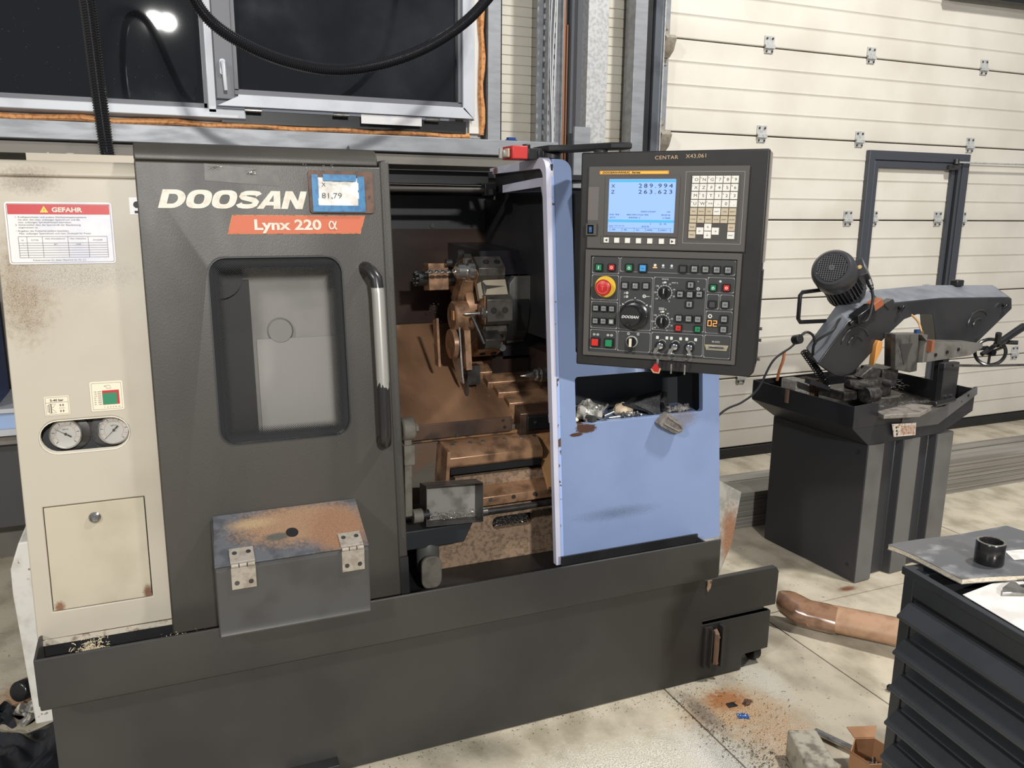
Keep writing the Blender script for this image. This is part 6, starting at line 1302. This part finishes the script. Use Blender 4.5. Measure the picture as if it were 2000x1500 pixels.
p = MB(); heap(p, -.43, -.345, 2.10, 2.235, .05, 6, 16); p.build('white_rag', white_rag, label='pale bluish rag lying beside the black plastic sheet against the tank', cat='rag')
p = MB(); heap(p, -.66, -.545, 2.60, 2.69, .05, 8, 14); p.build('black_strap', black_bag, label='small black scrap of plastic on the floor at the left frame edge', cat='plastic scrap')
p = MB(); heap(p, -.53, -.44, 2.60, 2.69, .045, 12, 16); p.build('grey_rag', M('rag_grey', (110, 108, 104), (186, 176, 156), 60, rough=.9), label='dirty grey rag behind the black plastic sheet', cat='rag')
cs = thing('levelling_foot', 'steel bracket with round black cap behind the white side tank', 'foot', T(-.50, 2.77, 0))
p = MB(); p.lathe([(.030, 0), (.032, .004), (.032, .05), (.028, .056)], (-.505, 2.75, .035), (-.5, -.8, .25), 24); p.build('black_cap', plastic_b, cs, bevel=.003)
p = MB(); p.tube([(-.46, 2.78, .03), (-.50, 2.80, .06), (-.505, 2.82, .11), (-.46, 2.85, .14)], [.018, .016, .012, .010], 10); p.build('lever', chrome, cs)
p = MB(); p.lathe([(.06, 0), (.065, .01), (.065, .03), (.05, .035)], (-.50, 3.05, .07), (-1, 0, 0), 24); p.box(-.50, -.43, 3.0, 3.1, .10, .14); p.build('caster', rubber, label='grey black caster wheel behind the white side tank at the left', cat='caster wheel', bevel=.003)
#==PART7==
# ================================================================== TOOL CART
CA = radians(-7.5)
CF = T(1.263, 1.045, 0) @ RZ(CA)      # local x into the cart, y away from the viewer
cart = thing('tool_cart', 'anthracite drawer cart cut off at the lower right corner', 'tool cart', CF @ T(.2, -.3, 0))
L_ = .66; D_ = .46
p = MB(CF); p.box(0, D_, -.026, 0, .06, .876); p.box(0, D_, -L_, -L_+.026, .06, .876); p.box(D_-.01, D_, -L_, 0, .06, .876); p.box(.01, D_, -L_, 0, .06, .10); p.build('cart_frame', cart_m, cart, bevel=.002)
p = MB(CF); p.box(.0, .006, -L_, -.026, .835, .878); p.build('top_fascia', cart_m, cart)
p = MB(CF)
p.box(.004, .010, -L_, -.026, .06, .835); p.build('drawer_backing', dark_void, cart)
p = MB(CF); p.plate([[(-.004, -L_), (D_, -L_), (D_, .004), (-.004, .004)], [(.012, -L_+.014), (.012, -.012), (D_-.014, -.012), (D_-.014, -L_+.014)]], .868, .884, 'z'); p.box(.005, D_-.01, -L_+.01, -.01, .862, .866, 1); p.build('top_rim', [cart_m, M('rubber_mat', (24, 24, 25), rough=.8, bump=1, bsc=500)], cart, bevel=.002)
zt = .828
for k in range(9):
    z1 = zt-.0755*k; z0 = z1-.072
    p = MB(CF); p.box(-.002, .006, -L_+.03, -.034, z0, z1); dr = p.build('drawer', cart_d, cart)
    q = MB(CF); q.prism([(-.001, z1-.002), (-.018, z1-.012), (-.024, z1-.024), (-.022, z1-.027), (-.012, z1-.018), (-.001, z1-.012)], 0, 1, 'x') if False else None
    q = MB(CF)
    ya, yb = -L_+.030, -.030
    pr = [(-.001, z1-.004), (-.010, z1-.004), (-.034, z1-.026), (-.034, z1-.031), (-.028, z1-.031), (-.001, z1-.016)]
    q.add([(x, ya, z) for x, z in pr]+[(x, yb, z) for x, z in pr], [tuple(range(6)), tuple(range(11, 5, -1))]+[(i, (i+1) % 6, 6+(i+1) % 6, 6+i) for i in range(6)]); q.build('drawer_grip', M('grip_grey', (62, 64, 67), (56, 58, 61), 8, rough=.36, speck=((150, 150, 150), 240, .78)), dr, bevel=.0008)
    q = MB(CF); pr = [(-.001, z0+.016), (-.014, z0+.006), (-.014, z0+.002), (-.001, z0+.002)]
    q.add([(x, ya+.02, z) for x, z in pr]+[(x, yb-.018, z) for x, z in pr], [tuple(range(4)), (7, 6, 5, 4)]+[(i, (i+1) % 4, 4+(i+1) % 4, 4+i) for i in range(4)]); q.build('drawer_lip', cart_m, dr, bevel=.001)
    if k % 3 == 0: q = MB(CF); q.cyl((-.001, -.040, z1-.042), (-1, 0, 0), .0035, .003, 8); q.build('screw', steel, dr)
# catalogue, fitting, paper, calliper
bk = thing('catalogue', 'worn grey softcover catalogue lying curled on the tool cart', 'book', CF @ T(.15, .0, .886))
def bkf(pt):   # bend: free far-left corner lifts
    x, y, z = pt; return CF @ Vector((x, y, z-.010*max(0, (y-.0)/.1)**1.5*max(0, 1-x*4)+.002*sin(x*22)+.889))
p = MB(bkf); n = 14; OUT = [(.024, .078), (.33, .088), (.40, -.13), (.030+.005, -.100)]
def bq(s, t): 
    a, b, c_, d = OUT; return ((a[0]*(1-s)+b[0]*s)*(1-t)+(d[0]*(1-s)+c_[0]*s)*t, (a[1]*(1-s)+b[1]*s)*(1-t)+(d[1]*(1-s)+c_[1]*s)*t)
def slab(mb, z0, z1, m, ins=0):
    vs = []; N_ = n+1
    for z in (z0, z1):
        for i in range(N_):
            for j in range(N_): x, y = bq(ins+(1-2*ins)*i/n, ins+(1-2*ins)*j/n); vs.append((x, y, z))
    fs = [(i*N_+j, i*N_+j+1, (i+1)*N_+j+1, (i+1)*N_+j) for i in range(n) for j in range(n)]
    k = N_*N_; fs += [tuple(k+q for q in f) for f in fs]
    for i in range(n): fs += [(i*N_, (i+1)*N_, k+(i+1)*N_, k+i*N_), (i*N_+n, (i+1)*N_+n, k+(i+1)*N_+n, k+i*N_+n), (i, i+1, k+i+1, k+i), (n*N_+i, n*N_+i+1, k+n*N_+i+1, k+n*N_+i)]
    mb.add(vs, fs, m)
slab(p, .0, .0085, 0, .004); p.build('pages', pages, bk)
p = MB(bkf); slab(p, .0087, .0097, 0); slab(p, -.0012, -.0002, 0); p.build('cover', cover_m, bk)
p = MB(bkf); p.prism([(.205, -.05), (.27, -.06), (.285, -.02), (.222, -.012)], .0098, .0102, 'z'); p.build('cover_label', paper, bk)
p = MB(); P0 = CF @ Vector((.142, -.052, .9005)); p.F = None; p.v = []; p.f = []; p.mi = []
prof = [(.0245, 0), (.0255, .0015), (.0255, .040), (.0242, .042), (.0215, .042)]
for k in range(10): prof += [(.0192, .039-k*.0036), (.0206, .0372-k*.0036)]
prof += [(.0200, .001), (.0245, 0)]
p.lathe(prof, P0, (0, 0, 1), 40, 0, cap=False); pf_ = p.build('pipe_socket', M('oily_socket', (60, 58, 58), rough=.22, metal=.7), label='short dark threaded pipe socket standing on the catalogue', cat='pipe fitting')
q = MB(); q.lathe([(.0206, 0), (.0206, .0008), (.0248, .0008), (.0248, 0)], P0+Vector((0, 0, .0418)), (0, 0, 1), 40, cap=False); q.build('bright_rim', steel, pf_)
p = MB(CF); pp_ = [(.012, -.128), (.10, -.105), (.30, -.11), (.30, -.42), (.006, -.40)]
p.prism(pp_, .8855, .8865, 'z'); p.build('white_paper', M('white_sheet', (220, 216, 210), (204, 198, 190), 20, rough=.7), label='white sheet of paper lying on the tool cart beside the catalogue', cat='paper')
p = MB(CF)
cl = thing('calliper', 'steel sliding calliper lying on the white paper at the right edge', 'calliper', CF @ T(.2, -.14, .887))
p.prism([(.075, -.150), (.092, -.134), (.125, -.118), (.135, -.122), (.128, -.140), (.135, -.160), (.11, -.160)], .8870, .8935, 'z'); p.build('jaw', steel, cl, bevel=.001)
p = MB(CF); p.prism([(.125, -.128), (.32, -.148), (.32, -.166), (.128, -.150)], .8870, .8915, 'z'); p.build('beam', steel_d, cl)
p = MB(CF); p.prism([(.15, -.122), (.24, -.132), (.24, -.172), (.152, -.165)], .8915, .899, 'z'); p.build('display', plastic_b, cl, bevel=.002)
p = MB(CF)
for x, y, r in ((.36, .0, .012), (.385, -.012, .010), (.40, -.03, .013), (.37, -.025, .009), (.42, -.006, .011)): 
    p.v = []; p.f = []; p.mi = []; p.lathe([(r, 0), (r*1.05, .006), (r*.7, .012), (r*.7, .018)], (x, y, .8665), (.2, .3, 1), 12)
    p.build('drill_chuck_part', M('bronze_part', (150, 120, 86), (60, 50, 40), 60, rough=.3, metal=.7), label='small bronze coloured metal part in the far corner of the tool cart', cat='metal part', group='small metal parts in the cart corner')
#==END==
